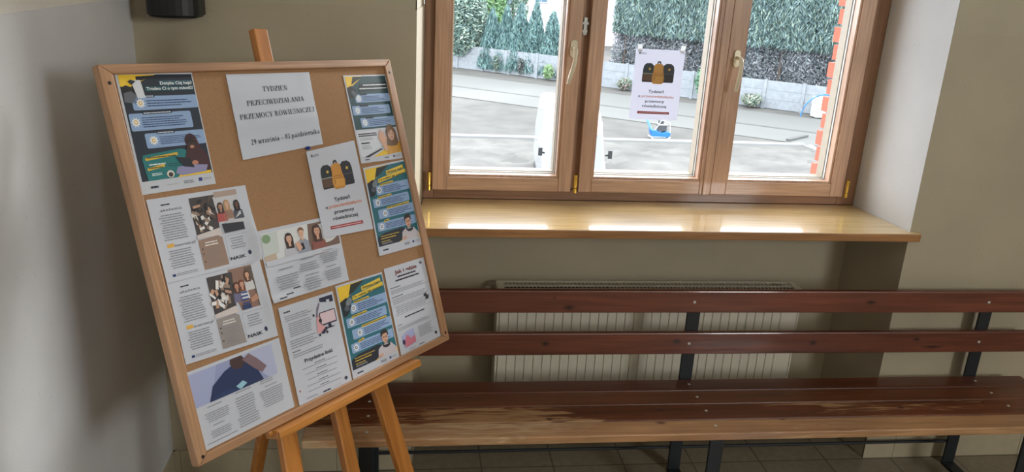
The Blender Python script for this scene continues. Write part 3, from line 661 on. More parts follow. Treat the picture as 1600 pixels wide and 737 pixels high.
def portrait(s, cx, cy, r, skin, hair, top, long=True, k=4, glasses=False):
    """a small printed head and shoulders"""
    a = s.w/s.h
    s.poly([(cx-r*2.1, cy+r*5.2*a), (cx-r*1.9, cy+r*2.4*a), (cx-r*.6, cy+r*1.45*a), (cx+r*.6, cy+r*1.45*a), (cx+r*1.9, cy+r*2.4*a), (cx+r*2.2, cy+r*5.2*a)], top, k)
    if long: s.poly([(cx-r*1.15, cy+r*2.4*a), (cx-r*1.3, cy), (cx-r*.8, cy-r*1.2*a), (cx, cy-r*1.5*a), (cx+r*.85, cy-r*1.15*a), (cx+r*1.3, cy), (cx+r*1.2, cy+r*2.5*a)], hair, k+1)
    s.poly([(cx-r*.35, cy+r*1.9*a), (cx-r*.35, cy+r*.7*a), (cx+r*.35, cy+r*.7*a), (cx+r*.35, cy+r*1.9*a)], skin, k+2)
    s.ell(cx, cy, r*.8, r*1.12*a, skin, k+3)
    s.poly([(cx-r*.9, cy-r*.1*a), (cx-r*.95, cy-r*.8*a), (cx-r*.4, cy-r*1.4*a), (cx+r*.4, cy-r*1.4*a), (cx+r*.95, cy-r*.8*a), (cx+r*.9, cy-r*.1*a), (cx+r*.6, cy-r*.65*a), (cx-r*.5, cy-r*.7*a)], hair, k+4)
    for q in (-.33, .33): s.ell(cx+q*r, cy-r*.02*a, r*.13, r*.08*a, (40, 30, 28), k+5, 8)
    s.ell(cx, cy+r*.6*a, r*.25, r*.08*a, (150, 70, 66), k+5, 8)

# 1 -- "Dotyka Cię hejt?" leaflet, top left
s = Sheet([(.042, .020), (.259, .024), (.252, .320), (.037, .318)], -.0045, paper=(194, 198, 206)); hejt = s
s.rect(.03, .015, .985, .895, DK, 1)
s.poly([(.03, .015), (.50, .015), (.30, .07), (.20, .10), (.14, .12), (.03, .11)], YEL, 2)
s.poly([(.03, .12), (.10, .10), (.20, .13), (.24, .20), (.17, .26), (.10, .22), (.03, .16)], (20, 24, 30), 3)
s.poly([(.24, .03), (.52, .02), (.38, .05), (.24, .075)], (30, 34, 38), 3)
s.poly([(.05, .165), (.15, .15), (.21, .19), (.13, .25), (.04, .24)], (96, 100, 108), 4)
s.poly([(.17, .06), (.29, .06), (.31, .21), (.21, .21)], (214, 218, 226), 5)
s.poly([(.13, .07), (.17, .055), (.23, .07), (.17, .10)], (40, 40, 44), 6)
s.rect(.52, .068, .97, .108, (52, 92, 104), 3); s.text('Dotyka Cię hejt?', .965, .102, .0108, (236, 240, 244), 'r', .02, 6, width=.43)
s.rect(.33, .118, .97, .152, (38, 92, 98), 3); s.text('Trudno Ci o tym mówić?', .965, .146, .0108, (236, 240, 244), 'r', .02, 6, width=.62)
for (x0, y0, x1, y1, sx, lab) in ((.13, .195, .985, .31, .23, (.26, .44)), (.05, .335, .86, .48, .12, (.22, .62)), (.19, .505, .985, .63, .29, (.34, .60))):
    s.rrect(x0, y0, x1, y1, .02, BLU, 3); s.poly([(lab[0], y0-.012), (lab[1], y0-.012), (lab[1]-.02, y0+.012), (lab[0]+.01, y0+.012)], (22, 34, 52), 4)
    s.lines(lab[0]+.02, y0-.008, lab[1]-.03, y0+.010, 1, (200, 210, 224), 'l', .5, .0, 6)
    sunburst(s, sx, (y0+y1)/2, .062); s.lines(sx+.08, y0+.03, x1-.05, y1-.022, 3 if y1-y0 < .12 else 5, (52, 70, 112), 'l', .4, .35, 6)
s.poly([(.11, .68), (.62, .655), (.72, .68), (.76, .76), (.80, .895), (.11, .895), (.09, .72)], (24, 116, 118), 3)
for yy, x1 in ((.705, .56), (.79, .36)): s.poly([(.13, yy), (x1, yy-.022), (x1, yy+.002), (.13, yy+.024)], (214, 178, 60), 4); s.lines(.15, yy-.006, x1-.03, yy+.010, 1, (70, 60, 30), 'l', .5, 0, 6)
s.lines(.16, .755, .38, .775, 1, (220, 235, 235), 'l', .5, .1, 6); s.lines(.17, .835, .30, .86, 2, (220, 235, 235), 'l', .5, .1, 6); s.lines(.40, .765, .6, .80, 2, (16, 60, 64), 'l', .3, .2, 6)
s.poly([(.56, .86), (.97, .85), (.97, .895), (.50, .895)], YEL, 4); s.poly([(.72, .60), (.78, .565), (.86, .58), (.89, .66), (.97, .74), (.97, .87), (.60, .87), (.62, .78), (.68, .70)], (66, 30, 36), 5)
s.ell(.775, .595, .085, .062, (72, 34, 38), 6); s.ell(.775, .625, .055, .042, (58, 40, 36), 7); s.poly([(.71, .59), (.78, .57), (.84, .60), (.84, .615), (.71, .61)], (34, 24, 24), 8); s.ell(.775, .65, .03, .014, (184, 132, 108), 8)
s.poly([(.52, .72), (.71, .745), (.75, .83), (.60, .81)], (22, 26, 38), 7); s.ell(.77, .79, .045, .02, (188, 130, 104), 8)
s.poly([(.52, .81), (.70, .80), (.94, .82), (.90, .875), (.56, .885), (.48, .86)], (142, 140, 178), 6)
s.ell(.41, .86, .05, .032, (214, 210, 200), 6); s.ell(.41, .865, .03, .02, (60, 48, 44), 7)
s.lines(.12, .935, .22, .965, 1, (20, 28, 60), 'l', .6, 0); s.lines(.33, .94, .48, .955, 1, (150, 152, 160), 'l', .4, 0); s.lines(.56, .93, .70, .96, 2, (70, 74, 90), 'l', .4, .1); s.rect(.77, .925, .82, .955, (30, 50, 120), 3); s.lines(.84, .93, .95, .95, 2, (110, 112, 124), 'l', .4, 0)
s.build('dark blue leaflet with a hooded figure, top left on the board')

# 2 -- the typed title sheet, landscape, folded
s = Sheet([(.365, .032), (.675, .034), (.667, .255), (.356, .269)], -.0042, amp=.0009, w=.31, h=.23, curl=lambda x, y: .0016*math.exp(-((y-.60)/.09)**2)+.003*math.exp(-((x-.95)/.1)**2)*abs(y-.5), paper=(196, 201, 212))
s.serif('TYDZIEŃ', .53, .225, .0145, (20, 20, 28), .305)
s.serif('PRZECIWDZIAŁANIA', .515, .385, .0145, (20, 20, 28), .70)
s.serif('PRZEMOCY RÓWIEŚNICZEJ', .515, .54, .0145, (20, 20, 28), .915)
s.serif('29 września – 03 października', .555, .845, .0145, (20, 20, 28), .86)
s.build('white typed title sheet in bold serif capitals, folded and pinned at the top middle', name='title_sheet', cat='notice')

# 3 -- leaflet with a girl raising her palm, top right
s = Sheet([(.822, .048), (1.028, .050), (1.030, .340), (.817, .334)], -.0045)
s.rect(.03, .015, .985, .62, (22, 66, 72), 1); s.poly([(.03, .015), (.42, .015), (.30, .07), (.16, .12), (.03, .14)], YEL, 2)
s.poly([(.03, .14), (.12, .12), (.22, .17), (.18, .25), (.03, .26)], (20, 24, 28), 3); s.ell(.17, .215, .07, .035, (84, 92, 98), 4, rot=.4); s.poly([(.20, .02), (.44, .02), (.30, .06), (.14, .11)], (32, 40, 36), 3)
s.poly([(.34, .10), (.97, .085), (.97, .175), (.28, .185)], (16, 30, 38), 3); s.lines(.40, .105, .95, .13, 1, (226, 232, 236), 'l', .5, .0, 6); s.lines(.30, .145, .95, .17, 1, (226, 232, 236), 'l', .5, .0, 6)
for (x0, y0, x1, y1, sx, lab) in ((.16, .22, .985, .315, .24, (.28, .46)), (.05, .35, .93, .455, .16, (.22, .44)), (.18, .49, .985, .60, .27, (.30, .50))):
    s.rrect(x0, y0, x1, y1, .02, BLU, 3); s.poly([(lab[0], y0-.01), (lab[1], y0-.01), (lab[1]-.02, y0+.012), (lab[0]+.01, y0+.012)], (20, 30, 44), 4)
    sunburst(s, sx, (y0+y1)/2, .068, c2=(198, 214, 232)); s.lines(sx+.09, y0+.02, x1-.05, y1-.012, 4, (58, 80, 120), 'l', .4, .35, 6)
s.poly([(.03, .65), (.50, .635), (.60, .70), (.66, .80), (.10, .93), (.03, .93)], (214, 218, 226), 2)
s.lines(.06, .66, .52, .705, 2, (40, 44, 52), 'l', .6, .1); s.lines(.08, .715, .40, .745, 2, (120, 124, 132), 'l', .4, .2); s.lines(.09, .765, .30, .79, 1, (40, 44, 52), 'l', .6, .1); s.lines(.09, .80, .32, .85, 3, (120, 124, 132), 'l', .4, .3)
s.poly([(.10, .935), (.52, .855), (.55, .865), (.2, .94)], (30, 34, 38), 3); s.poly([(.30, .945), (.60, .87), (.985, .84), (.985, .92)], YEL, 3)
s.poly([(.64, .94), (.66, .83), (.76, .77), (.90, .76), (.985, .80), (.985, .91)], (206, 152, 62), 4); s.poly([(.68, .83), (.70, .67), (.76, .59), (.86, .585), (.94, .66), (.96, .80), (.90, .84), (.76, .84)], (112, 84, 60), 5)
s.ell(.815, .70, .075, .075, (206, 164, 140), 6); s.poly([(.73, .70), (.74, .63), (.82, .60), (.90, .64), (.90, .70), (.84, .645)], (120, 90, 62), 7)
for q in (.785, .85): s.ell(q, .695, .012, .006, (50, 40, 36), 8, 8)
s.ell(.818, .738, .024, .006, (160, 86, 80), 8, 8)
s.poly([(.50, .745), (.53, .66), (.555, .665), (.56, .70), (.58, .635), (.605, .64), (.61, .70), (.64, .655), (.66, .665), (.655, .73), (.69, .72), (.70, .74), (.65, .81), (.68, .88), (.60, .89), (.56, .81)], (214, 168, 140), 8)
s.lines(.10, .955, .20, .975, 1, (30, 34, 60), 'l', .6, 0); s.lines(.55, .955, .66, .975, 1, (80, 84, 96), 'l', .5, 0); s.rect(.76, .95, .80, .972, (30, 50, 120), 3); s.lines(.82, .95, .93, .972, 2, (110, 112, 124), 'l', .4, 0)
s.build('teal leaflet with a girl raising her palm, top right corner of the board')

# 4 -- backpack poster (the board's and the window's copies)
def backpack(s, ink=1.):
    f = lambda c: tuple(int(v*ink+255*(1-ink)*.8) for v in c)
    s.lines(.07, .05, .24, .08, 2, f((90, 94, 104)), 'l', .45, .2); s.rect(.07, .045, .10, .075, f((110, 116, 124)), 2)
    for cx, c1, c2, wd in ((.30, (30, 42, 46), (92, 66, 52), .115), (.70, (38, 38, 46), (34, 33, 40), .125)):
        P = [(cx-wd, .45), (cx-wd, .28), (cx-wd*.85, .225), (cx-wd*.4, .195), (cx+wd*.4, .195), (cx+wd*.85, .225), (cx+wd, .28), (cx+wd, .45)]
        s.poly(P, f(c1), 2); s.rrect(cx-wd*1.04, .345, cx+wd*.96, .455, .02, f(c2), 3); s.rect(cx-wd*1.03, .335, cx+wd*.95, .347, f((140, 150, 140) if cx < .5 else (70, 70, 78)), 4)
        s.ell(cx+.02, .275, .024, .017, f((214, 176, 70)), 4); s.rect(cx-wd, .445, cx+wd*.9, .462, f((24, 24, 28)), 4)
    a = [(.39, .47), (.375, .40), (.40, .30), (.40, .235), (.43, .205), (.50, .195), (.57, .205), (.60, .235), (.60, .30), (.635, .40), (.62, .47), (.58, .485), (.43, .485)]
    s.poly(a, f((204, 142, 56)), 5); s.poly([(x*.0+cx_, y_) for cx_, y_ in ((.455, .197), (.47, .168), (.50, .158), (.53, .168), (.545, .197), (.53, .197), (.515, .178), (.485, .178), (.47, .197))], f((60, 46, 36)), 6) if False else None
    s.poly([(.455, .20), (.465, .17), (.50, .158), (.535, .17), (.545, .20), (.525, .198), (.50, .178), (.475, .198)], f((48, 44, 46)), 6)
    s.rect(.405, .335, .60, .342, f((150, 98, 36)), 6); s.rrect(.405, .365, .605, .455, .02, f((214, 154, 66)), 6); s.rect(.41, .362, .60, .37, f((150, 98, 36)), 7); s.rect(.425, .38, .435, .425, f((70, 50, 36)), 8)
    s.text('Tydzień', .50, .612, .0165, f((28, 28, 34)), 'c', .02, 5, width=.32)
    s.text('o', .165, .682, .0165, f((28, 28, 34)), 'c', .02, 5, width=.045); s.text('przeciwdziałaniu', .545, .682, .0165, f((214, 122, 76)), 'c', .01, 5, width=.66)
    s.text('przemocy', .495, .752, .0165, f((28, 28, 34)), 'c', .02, 5, width=.40); s.text('rówieśniczej', .495, .822, .0165, f((28, 28, 34)), 'c', .02, 5, width=.50)
    s.rect(.16, .882, .82, .918, f((158, 44, 48)), 2); s.lines(.19, .89, .79, .91, 1, f((226, 190, 190)), 'l', .45, 0)
s = Sheet([(.590, .271), (.805, .257), (.803, .547), (.583, .535)], -.0022, amp=.0004); backpack(s)
s.build('white poster with three rucksacks pinned on the cork board')
s = Sheet([(.928, .305), (1.142, .306), (1.140, .608), (.923, .604)], 0., paper=(205, 206, 226)); s.w, s.h = .21, .297
wq = [(.928, .308), (1.142, .310), (1.139, .607), (.925, .605)]
s.q = wq; s.mb = MB(); s.grid(0, 0, 1, 1, lin((206, 208, 226))); backpack(s, .82)
FW = Matrix(((1, 0, 0, 0), (0, 1, 0, 3.389), (0, 0, 1, H), (0, 0, 0, 1)))
s.build('white rucksack poster taped to the middle window pane', mat='print_thin', frame=FW)

# 5, 6 -- two landscape leaflets with collage photos, left side
def collage(s, v):
    br = (150, 124, 108) if v == 0 else (150, 142, 140)
    s.lines(.115, .075, .20, .10, 1, (30, 30, 40), 'l', .6, 0); s.text('akademia', .20, .165, .0095, (34, 36, 44), 'c', .0, 5, width=.20, spacing=1.25)
    s.lines(.07, .20, .31, .52, 11, (104, 108, 120), 'c', .45, .18)
    s.rect(.085, .555, .15, .60, (222, 172, 74), 2); s.text('internet.pl', .155, .60, .0095, (70, 74, 84), 'l', .0, 5, width=.20)
    s.lines(.07, .63, .32, .86, 8, (104, 108, 120), 'c', .45, .18); s.rect(.07, .915, .10, .945, (30, 50, 110), 2); s.lines(.11, .91, .34, .95, 2, (110, 112, 124), 'l', .4, .1)
    r = random.Random(5+v)                    # left photo: hands and papers on a dark table
    s.poly([(.385, .06), (.66, .06), (.625, .52), (.385, .52)], (66, 60, 60), 2)
    for i in range(34):
        x, y, a = .40+.20*r.random(), .09+.38*r.random(), r.random()*3.1; L, q = .018+.022*r.random(), .012+.012*r.random()
        c = r.choice([(214, 210, 204), (192, 150, 124), (34, 32, 38), (150, 128, 110), (226, 226, 226), (88, 70, 60), (30, 30, 34)])
        s.poly([(x+L*math.cos(a)*1.0-q*math.sin(a)*.7, y+L*math.sin(a)*1.5+q*math.cos(a)), (x-L*math.cos(a)-q*math.sin(a)*.7, y-L*math.sin(a)*1.5+q*math.cos(a)), (x-L*math.cos(a)+q*math.sin(a)*.7, y-L*math.sin(a)*1.5-q*math.cos(a)), (x+L*math.cos(a)+q*math.sin(a)*.7, y+L*math.sin(a)*1.5-q*math.cos(a))], c, 3+i % 6)
    s.poly([(.385, .52), (.62, .48), (.64, .57), (.385, .57)], (206, 196, 192), 9)
    if v == 0:
        s.poly([(.62, .03), (.885, .03), (.885, .56), (.68, .56), (.64, .40)], (196, 196, 200), 2); s.rect(.64, .03, .885, .10, (172, 152, 140), 3)
        for cx, cy, sk, hr, tp in ((.68, .22, (176, 132, 110), (60, 44, 40), (176, 80, 76)), (.75, .20, (214, 172, 146), (176, 140, 100), (150, 118, 100)), (.855, .22, (100, 70, 58), (26, 24, 28), (70, 76, 90))): portrait(s, cx, cy, .026, sk, hr, tp, k=4)
        s.poly([(.655, .44), (.885, .46), (.885, .56), (.67, .56)], (44, 46, 56), 12); s.poly([(.70, .42), (.80, .40), (.80, .46), (.71, .47)], (190, 192, 196), 13)
    else:
        s.poly([(.62, .03), (.885, .03), (.885, .56), (.68, .56), (.64, .40)], (142, 110, 96), 2); s.rect(.80, .05, .885, .56, (96, 84, 74), 3)
        for cx, cy, sk, hr, tp in ((.675, .25, (190, 140, 118), (90, 60, 48), (112, 108, 140)), (.735, .24, (204, 158, 132), (120, 66, 50), (212, 214, 222)), (.815, .14, (214, 166, 138), (96, 64, 46), (206, 206, 206))): portrait(s, cx, cy, .027, sk, hr, tp, k=4)
        for q in range(5): s.poly([(.70, .335+q*.045), (.775, .34+q*.045), (.775, .36+q*.045), (.70, .355+q*.045)], (50, 76, 130), 11)
        s.poly([(.69, .50), (.78, .50), (.79, .56), (.69, .56)], (40, 60, 104), 12); s.poly([(.79, .44), (.87, .40), (.88, .47), (.80, .50)], (190, 140, 116), 12)
    s.poly([(.385, .585), (.59, .57), (.635, .60), (.645, .955), (.385, .955)], br, 2); s.lines(.44, .615, .58, .68, 2, (226, 222, 218), 'c', .45, .3); s.lines(.42, .70, .60, .92, 7, (104, 84, 76) if v == 0 else (104, 100, 104), 'c', .4, .5)
    for q in (.70, .76, .86): s.ell(.41, q, .008, .010, (60, 50, 50), 4, 8)
    s.rect(.66, .60, .90, .604, (150, 154, 166), 2); s.rect(.66, .60, .663, .93, (150, 154, 166), 2); s.lines(.69, .63, .87, .79, 5, (110, 114, 128), 'c', .42, .5)
    s.text('NASK', .755, .915, .0115, (26, 30, 52), 'c', .03, 5, width=.17); s.ell(.885, .87, .016, .028, (40, 46, 84), 3); s.ell(.878, .85, .007, .02, (40, 46, 84), 4, rot=.6)
cl = lambda x, y: .010*math.exp(-((x-1.0)/.10)**2)*math.exp(-((y-.75)/.30)**2)
s = Sheet([(.042, .539), (.333, .545), (.335, .764), (.039, .749)], -.0045, amp=.0004, w=.297, h=.21, curl=lambda x, y: .005*math.exp(-((x-1.0)/.08)**2)*math.exp(-((y-.55)/.3)**2)); collage(s, 1)
s.build('white landscape leaflet with a striped shirt and crowd photo, lower of the two collages')
s = Sheet([(.041, .331), (.343, .337), (.338, .546), (.041, .541)], -.0030, amp=.0004, w=.297, h=.21, curl=cl); collage(s, 0)
s.build('white landscape leaflet with people chatting by a white wall, upper of the two collages')

# 7 -- landscape leaflet with three women, middle
s = Sheet([(.347, .468), (.655, .474), (.649, .681), (.343, .674)], -.0045, amp=.0005, w=.297, h=.21, curl=lambda x, y: .004*math.exp(-((y-.98)/.06)**2)*math.exp(-((x-.1)/.2)**2))
s.rect(.02, .045, .98, .43, (214, 216, 216), 1); s.poly([(.02, .06), (.22, .05), (.20, .35), (.02, .40)], (196, 204, 200), 2); s.ell(.08, .13, .05, .06, (128, 156, 120), 3)
s.poly([(.02, .36), (.16, .34), (.16, .43), (.02, .43)], (190, 172, 152), 3); s.poly([(.60, .05), (.98, .05), (.98, .43), (.56, .43)], (120, 96, 84), 2)
portrait(s, .34, .19, .040, (216, 170, 146), (52, 34, 32), (188, 190, 198), k=4); portrait(s, .50, .15, .040, (222, 176, 150), (128, 92, 66), (150, 156, 170), long=False, k=4)
portrait(s, .70, .17, .046, (210, 162, 136), (70, 44, 36), (142, 84, 74), k=5); s.poly([(.46, .30), (.50, .29), (.51, .38), (.47, .39)], (30, 30, 36), 14); s.poly([(.40, .28), (.45, .25), (.48, .36), (.43, .40)], (214, 168, 144), 15)
s.poly([(.02, .43), (.98, .43), (.98, .50), (.02, .50)], (196, 200, 210), 16)
for (x0, y0, x1, y1, n_) in ((.14, .56, .32, .60, 1), (.09, .66, .36, .86, 6), (.42, .50, .60, .54, 1), (.38, .57, .64, .70, 4), (.44, .74, .62, .77, 1), (.40, .79, .64, .97, 5), (.71, .46, .86, .49, 1), (.66, .52, .92, .66, 5), (.72, .70, .86, .73, 1), (.68, .76, .92, .92, 5)):
    s.lines(x0, y0, x1, y1, n_, (112, 116, 128), 'c', .42, .3, 17)
for x, y in ((.27, .90), (.17, .955), (.08, .985)): s.rect(x, y-.03, x+.09, y-.012, (50, 54, 66), 2)
s.build('white landscape leaflet with a strip photo of three heads, under the backpack poster')

# 8, 9 -- the two teal and yellow leaflets with a boy wearing headphones
def teal(s):
    s.rect(.03, .02, .985, .90, (30, 104, 116), 1); s.poly([(.03, .02), (.56, .02), (.36, .10), (.18, .16), (.03, .18)], YEL, 2); s.poly([(.30, .03), (.60, .02), (.34, .11), (.22, .14)], (36, 44, 40), 3)
    s.poly([(.03, .18), (.16, .15), (.26, .19), (.22, .27), (.14, .33), (.05, .34)], (24, 34, 42), 3); s.ell(.20, .20, .07, .035, (120, 128, 134), 4, rot=-.3); s.ell(.14, .26, .05, .03, (80, 88, 96), 5)
    s.poly([(.50, .085), (.93, .05), (.93, .095), (.50, .13)], (228, 198, 66), 4); s.text('Widzisz hejt?', .715, .108, .0100, (30, 40, 40), 'c', .02, 7, rot=.06, width=.40)
    s.poly([(.28, .155), (.965, .10), (.965, .145), (.28, .20)], (228, 198, 66), 5); s.text('Co robić? Jak pomóc?', .62, .168, .0100, (30, 40, 40), 'c', .02, 8, rot=.055, width=.66)
    for (x0, y0, x1, y1, sx, lab) in ((.20, .225, .985, .335, .27, (.30, .62)), (.08, .365, .93, .465, .18, (.20, .52)), (.15, .495, .985, .60, .30, (.36, .90)), (.08, .635, .97, .735, .17, (.24, .36))):
        s.rrect(x0, y0, x1, y1, .02, BLU, 3); s.poly([(lab[0], y0-.012), (lab[1], y0-.022), (lab[1], y0+.002), (lab[0], y0+.012)], (220, 190, 66), 4)
        s.lines(lab[0]+.01, y0-.012, lab[1]-.01, y0+.004, 1, (60, 56, 30), 'l', .5, 0, 6); sunburst(s, sx, (y0+y1)/2, .062, c2=(40, 52, 70)); s.lines(sx+.09, y0+.02, x1-.06, y1-.012, 4, (56, 76, 118), 'l', .4, .35, 6)
    s.poly([(.05, .79), (.20, .76), (.60, .745), (.72, .775), (.80, .83), (.70, .90), (.03, .90), (.03, .82)], (26, 34, 46), 4)
    s.lines(.10, .785, .52, .80, 1, (196, 166, 60), 'l', .6, 0, 6); s.lines(.10, .81, .44, .83, 1, (196, 166, 60), 'l', .6, 0, 6); s.lines(.10, .845, .30, .86, 1, (196, 166, 60), 'l', .6, 0, 6); s.lines(.10, .865, .36, .885, 2, (150, 150, 150), 'l', .4, .2, 6)
    s.poly([(.50, .90), (.80, .83), (.985, .85), (.985, .90)], YEL, 5); s.poly([(.56, .90), (.60, .80), (.70, .765), (.88, .775), (.97, .84), (.97, .90)], (196, 190, 196), 6)
    a = s.w/s.h; s.ell(.775, .70, .062, .066, (206, 160, 134), 7); s.poly([(.70, .69), (.70, .64), (.74, .615), (.82, .61), (.86, .645), (.85, .69), (.82, .655), (.74, .66)], (40, 32, 32), 8)
    s.rect(.735, .69, .765, .70, (30, 28, 32), 9); s.rect(.785, .69, .815, .70, (30, 28, 32), 9); s.ell(.775, .738, .02, .005, (150, 86, 78), 9, 8)
    s.poly([(.70, .75), (.74, .78), (.82, .78), (.86, .75), (.86, .80), (.80, .815), (.74, .81), (.70, .79)], (40, 40, 48), 9); s.poly([(.58, .87), (.66, .85), (.68, .88), (.60, .895)], (206, 160, 134), 10)
    s.lines(.10, .935, .22, .96, 1, (24, 30, 60), 'l', .6, 0); s.lines(.60, .925, .72, .955, 2, (90, 94, 104), 'l', .5, 0); s.rect(.79, .925, .83, .95, (30, 50, 120), 3); s.lines(.85, .925, .95, .95, 2, (110, 112, 124), 'l', .4, 0)
s = Sheet([(.818, .349), (1.030, .345), (1.028, .646), (.805, .639)], -.0032); teal(s)
s.build('teal and yellow leaflet with a boy, right edge of board under the raised palm')
s = Sheet([(.586, .685), (.800, .691), (.795, .984), (.574, .980)], -.0040); teal(s)
s.build('teal and yellow leaflet with a boy in headphones, in the bottom row of the board')

# 10 -- "Przydatne linki"
s = Sheet([(.357, .691), (.571, .696), (.568, .983), (.352, .978)], -.0042, amp=.0004)
s.lines(.07, .05, .18, .075, 1, (30, 34, 50), 'l', .5, 0); s.lines(.07, .095, .55, .16, 3, (112, 116, 128), 'l', .42, .2); s.lines(.10, .175, .52, .32, 7, (104, 108, 122), 'l', .42, .15); s.lines(.07, .345, .55, .44, 4, (112, 116, 128), 'l', .42, .2)
s.lines(.07, .46, .22, .475, 1, (40, 44, 56), 'l', .5, 0); s.lines(.07, .485, .62, .53, 2, (112, 116, 128), 'l', .42, .1)
s.poly([(.72, .03), (.97, .03), (.97, .10), (.90, .10), (.90, .065), (.84, .065), (.84, .09), (.72, .07)], (36, 38, 66), 2); s.rect(.545, .17, .58, .195, (40, 40, 52), 3)
s.poly([(.60, .20), (.64, .12), (.70, .07), (.71, .09), (.65, .16), (.62, .24)], (120, 110, 130), 3)
s.rrect(.66, .175, .965, .315, .02, (40, 40, 60), 3); s.rect(.675, .185, .95, .30, (222, 196, 204), 4); s.poly([(.79, .315), (.84, .315), (.85, .35), (.78, .35)], (40, 40, 60), 3); s.rect(.74, .35, .90, .36, (40, 40, 60), 3)
s.poly([(.56, .37), (.60, .22), (.66, .19), (.64, .28), (.72, .33), (.74, .38)], (216, 160, 164), 5); s.ell(.66, .255, .03, .02, (46, 36, 44), 6); s.poly([(.62, .38), (.74, .33), (.78, .35), (.68, .40)], (54, 50, 70), 6); s.ell(.60, .395, .02, .014, (40, 36, 50), 7); s.ell(.74, .39, .02, .014, (40, 36, 50), 7)
s.text('Przydatne linki', .50, .605, .0145, (38, 34, 50), 'c', .03, 5, width=.52)
for i, q in enumerate((.65, .71, .77, .83, .885)): s.lines(.40, q-.012, .60, q, 1, (60, 60, 76), 'c', .5, .2); s.lines(.16, q+.006, .84, q+.022, 1, (120, 124, 136), 'c', .45, .25)
s.ell(.06, .86, .012, .012, (196, 110, 110), 3); s.lines(.14, .945, .34, .97, 2, (110, 110, 130), 'l', .4, 0); s.lines(.44, .95, .58, .975, 1, (30, 34, 60), 'l', .6, 0); s.ell(.90, .925, .03, .02, (60, 62, 80), 3); s.lines(.66, .95, .78, .96, 1, (150, 150, 160), 'l', .4, 0)
s.build('white text page headed with useful links and a pink computer drawing, bottom row')

# 11 -- "Jak i gdzie"
s = Sheet([(.812, .684), (1.022, .690), (1.024, .975), (.805, .977)], -.0042, amp=.0003)
s.text('Jak i gdzie', .50, .095, .0175, (120, 52, 48), 'c', .03, 5, width=.55); s.lines(.25, .115, .75, .145, 1, (50, 40, 60), 'c', .6, .1); s.lines(.20, .155, .80, .185, 1, (50, 40, 60), 'c', .6, .1)
s.lines(.05, .23, .30, .245, 1, (40, 40, 56), 'l', .5, 0); s.lines(.05, .26, .93, .31, 3, (112, 116, 128), 'l', .42, .15); s.lines(.05, .335, .32, .35, 1, (40, 40, 56), 'l', .5, 0); s.lines(.05, .36, .93, .43, 4, (112, 116, 128), 'l', .42, .15)
s.rect(.05, .45, .92, .454, (120, 124, 140), 2); s.lines(.09, .46, .88, .54, 4, (112, 116, 128), 'l', .42, .15); s.rect(.05, .55, .92, .554, (120, 124, 140), 2)
s.lines(.25, .59, .75, .615, 1, (36, 36, 56), 'c', .55, .05); s.lines(.05, .66, .15, .672, 1, (50, 50, 64), 'l', .5, 0); s.lines(.05, .69, .86, .73, 3, (112, 116, 128), 'l', .42, .15)
s.poly([(.08, .80), (.22, .765), (.40, .755), (.40, .93), (.12, .95)], (170, 176, 214), 2); s.poly([(.10, .88), (.22, .80), (.30, .86), (.40, .84), (.40, .92), (.16, .94)], (206, 122, 140), 3); s.ell(.12, .87, .03, .03, (60, 50, 90), 4)
s.lines(.50, .765, .86, .90, 7, (112, 116, 128), 'l', .42, .2); s.poly([(.80, .43), (.87, .42), (.87, .45), (.92, .45), (.90, .50), (.83, .50), (.83, .46), (.80, .46)], (26, 28, 40), 6)
s.poly([(.85, .04), (.90, .03), (.93, .06), (.88, .07)], (90, 90, 110), 3); s.ell(.90, .93, .03, .02, (40, 40, 50), 3); s.lines(.20, .965, .36, .985, 2, (110, 110, 130), 'l', .4, 0); s.lines(.45, .965, .58, .985, 1, (60, 60, 80), 'l', .5, 0)
s.build('white text page with a brown heading and small pink drawing, bottom right corner')

# 12 -- landscape leaflet with a figure in a blue hoodie, bottom left
s = Sheet([(.030, .768), (.336, .770), (.334, .971), (.028, .973)], -.0045, amp=.0004, w=.297, h=.21)
s.rect(.02, .04, .90, .46, (150, 158, 196), 1); s.poly([(.55, .04), (.90, .04), (.90, .46), (.80, .46)], (178, 184, 212), 2); s.poly([(.02, .04), (.30, .04), (.18, .46), (.02, .46)], (164, 172, 208), 2)
s.poly([(.16, .46), (.22, .28), (.36, .16), (.50, .10), (.64, .16), (.70, .30), (.74, .46)], (36, 52, 92), 3); s.poly([(.44, .04), (.56, .04), (.60, .12), (.54, .20), (.46, .18), (.43, .10)], (72, 52, 52), 4)
s.poly([(.56, .10), (.64, .05), (.72, .16), (.80, .30), (.74, .36), (.66, .26)], (128, 104, 110), 5); s.poly([(.44, .40), (.52, .36), (.56, .41), (.48, .46)], (150, 196, 214), 6)
s.poly([(.20, .43), (.34, .38), (.50, .46), (.20, .46)], (42, 62, 104), 6)
for (x0, y0, x1, y1, n_) in ((.12, .49, .28, .52, 1), (.08, .57, .34, .70, 5), (.12, .73, .28, .76, 1), (.08, .80, .34, .90, 4), (.40, .47, .60, .50, 1), (.38, .54, .62, .94, 12), (.66, .46, .86, .52, 2), (.70, .55, .90, .58, 1), (.66, .60, .92, .84, 8)): s.lines(x0, y0, x1, y1, n_, (112, 116, 128), 'c', .42, .3)
s.lines(.05, .93, .36, .955, 1, (110, 112, 124), 'l', .4, 0)
s.build('white landscape leaflet with a figure in a dark blue hoodie, bottom left corner')

# pins
def pin(u, v, m, label):
    mb = MB(); mb.lathe((u, 0, -v), [(.0005, -.0145), (.005, -.014), (.0055, -.0125), (.003, -.011), (.003, -.007), (.006, -.006), (.006, -.0045)], 12, axis='Y').tube([(u, -.005, -v), (u, .007, -v)], .0006, 6)
    return tag(mb.build('push_pin', m, frame=F, origin=(u, 0, -v), smooth=False), label, 'push pin')
pin(.592, .262, 'pin', 'blue push pin at the top left corner of the backpack poster')
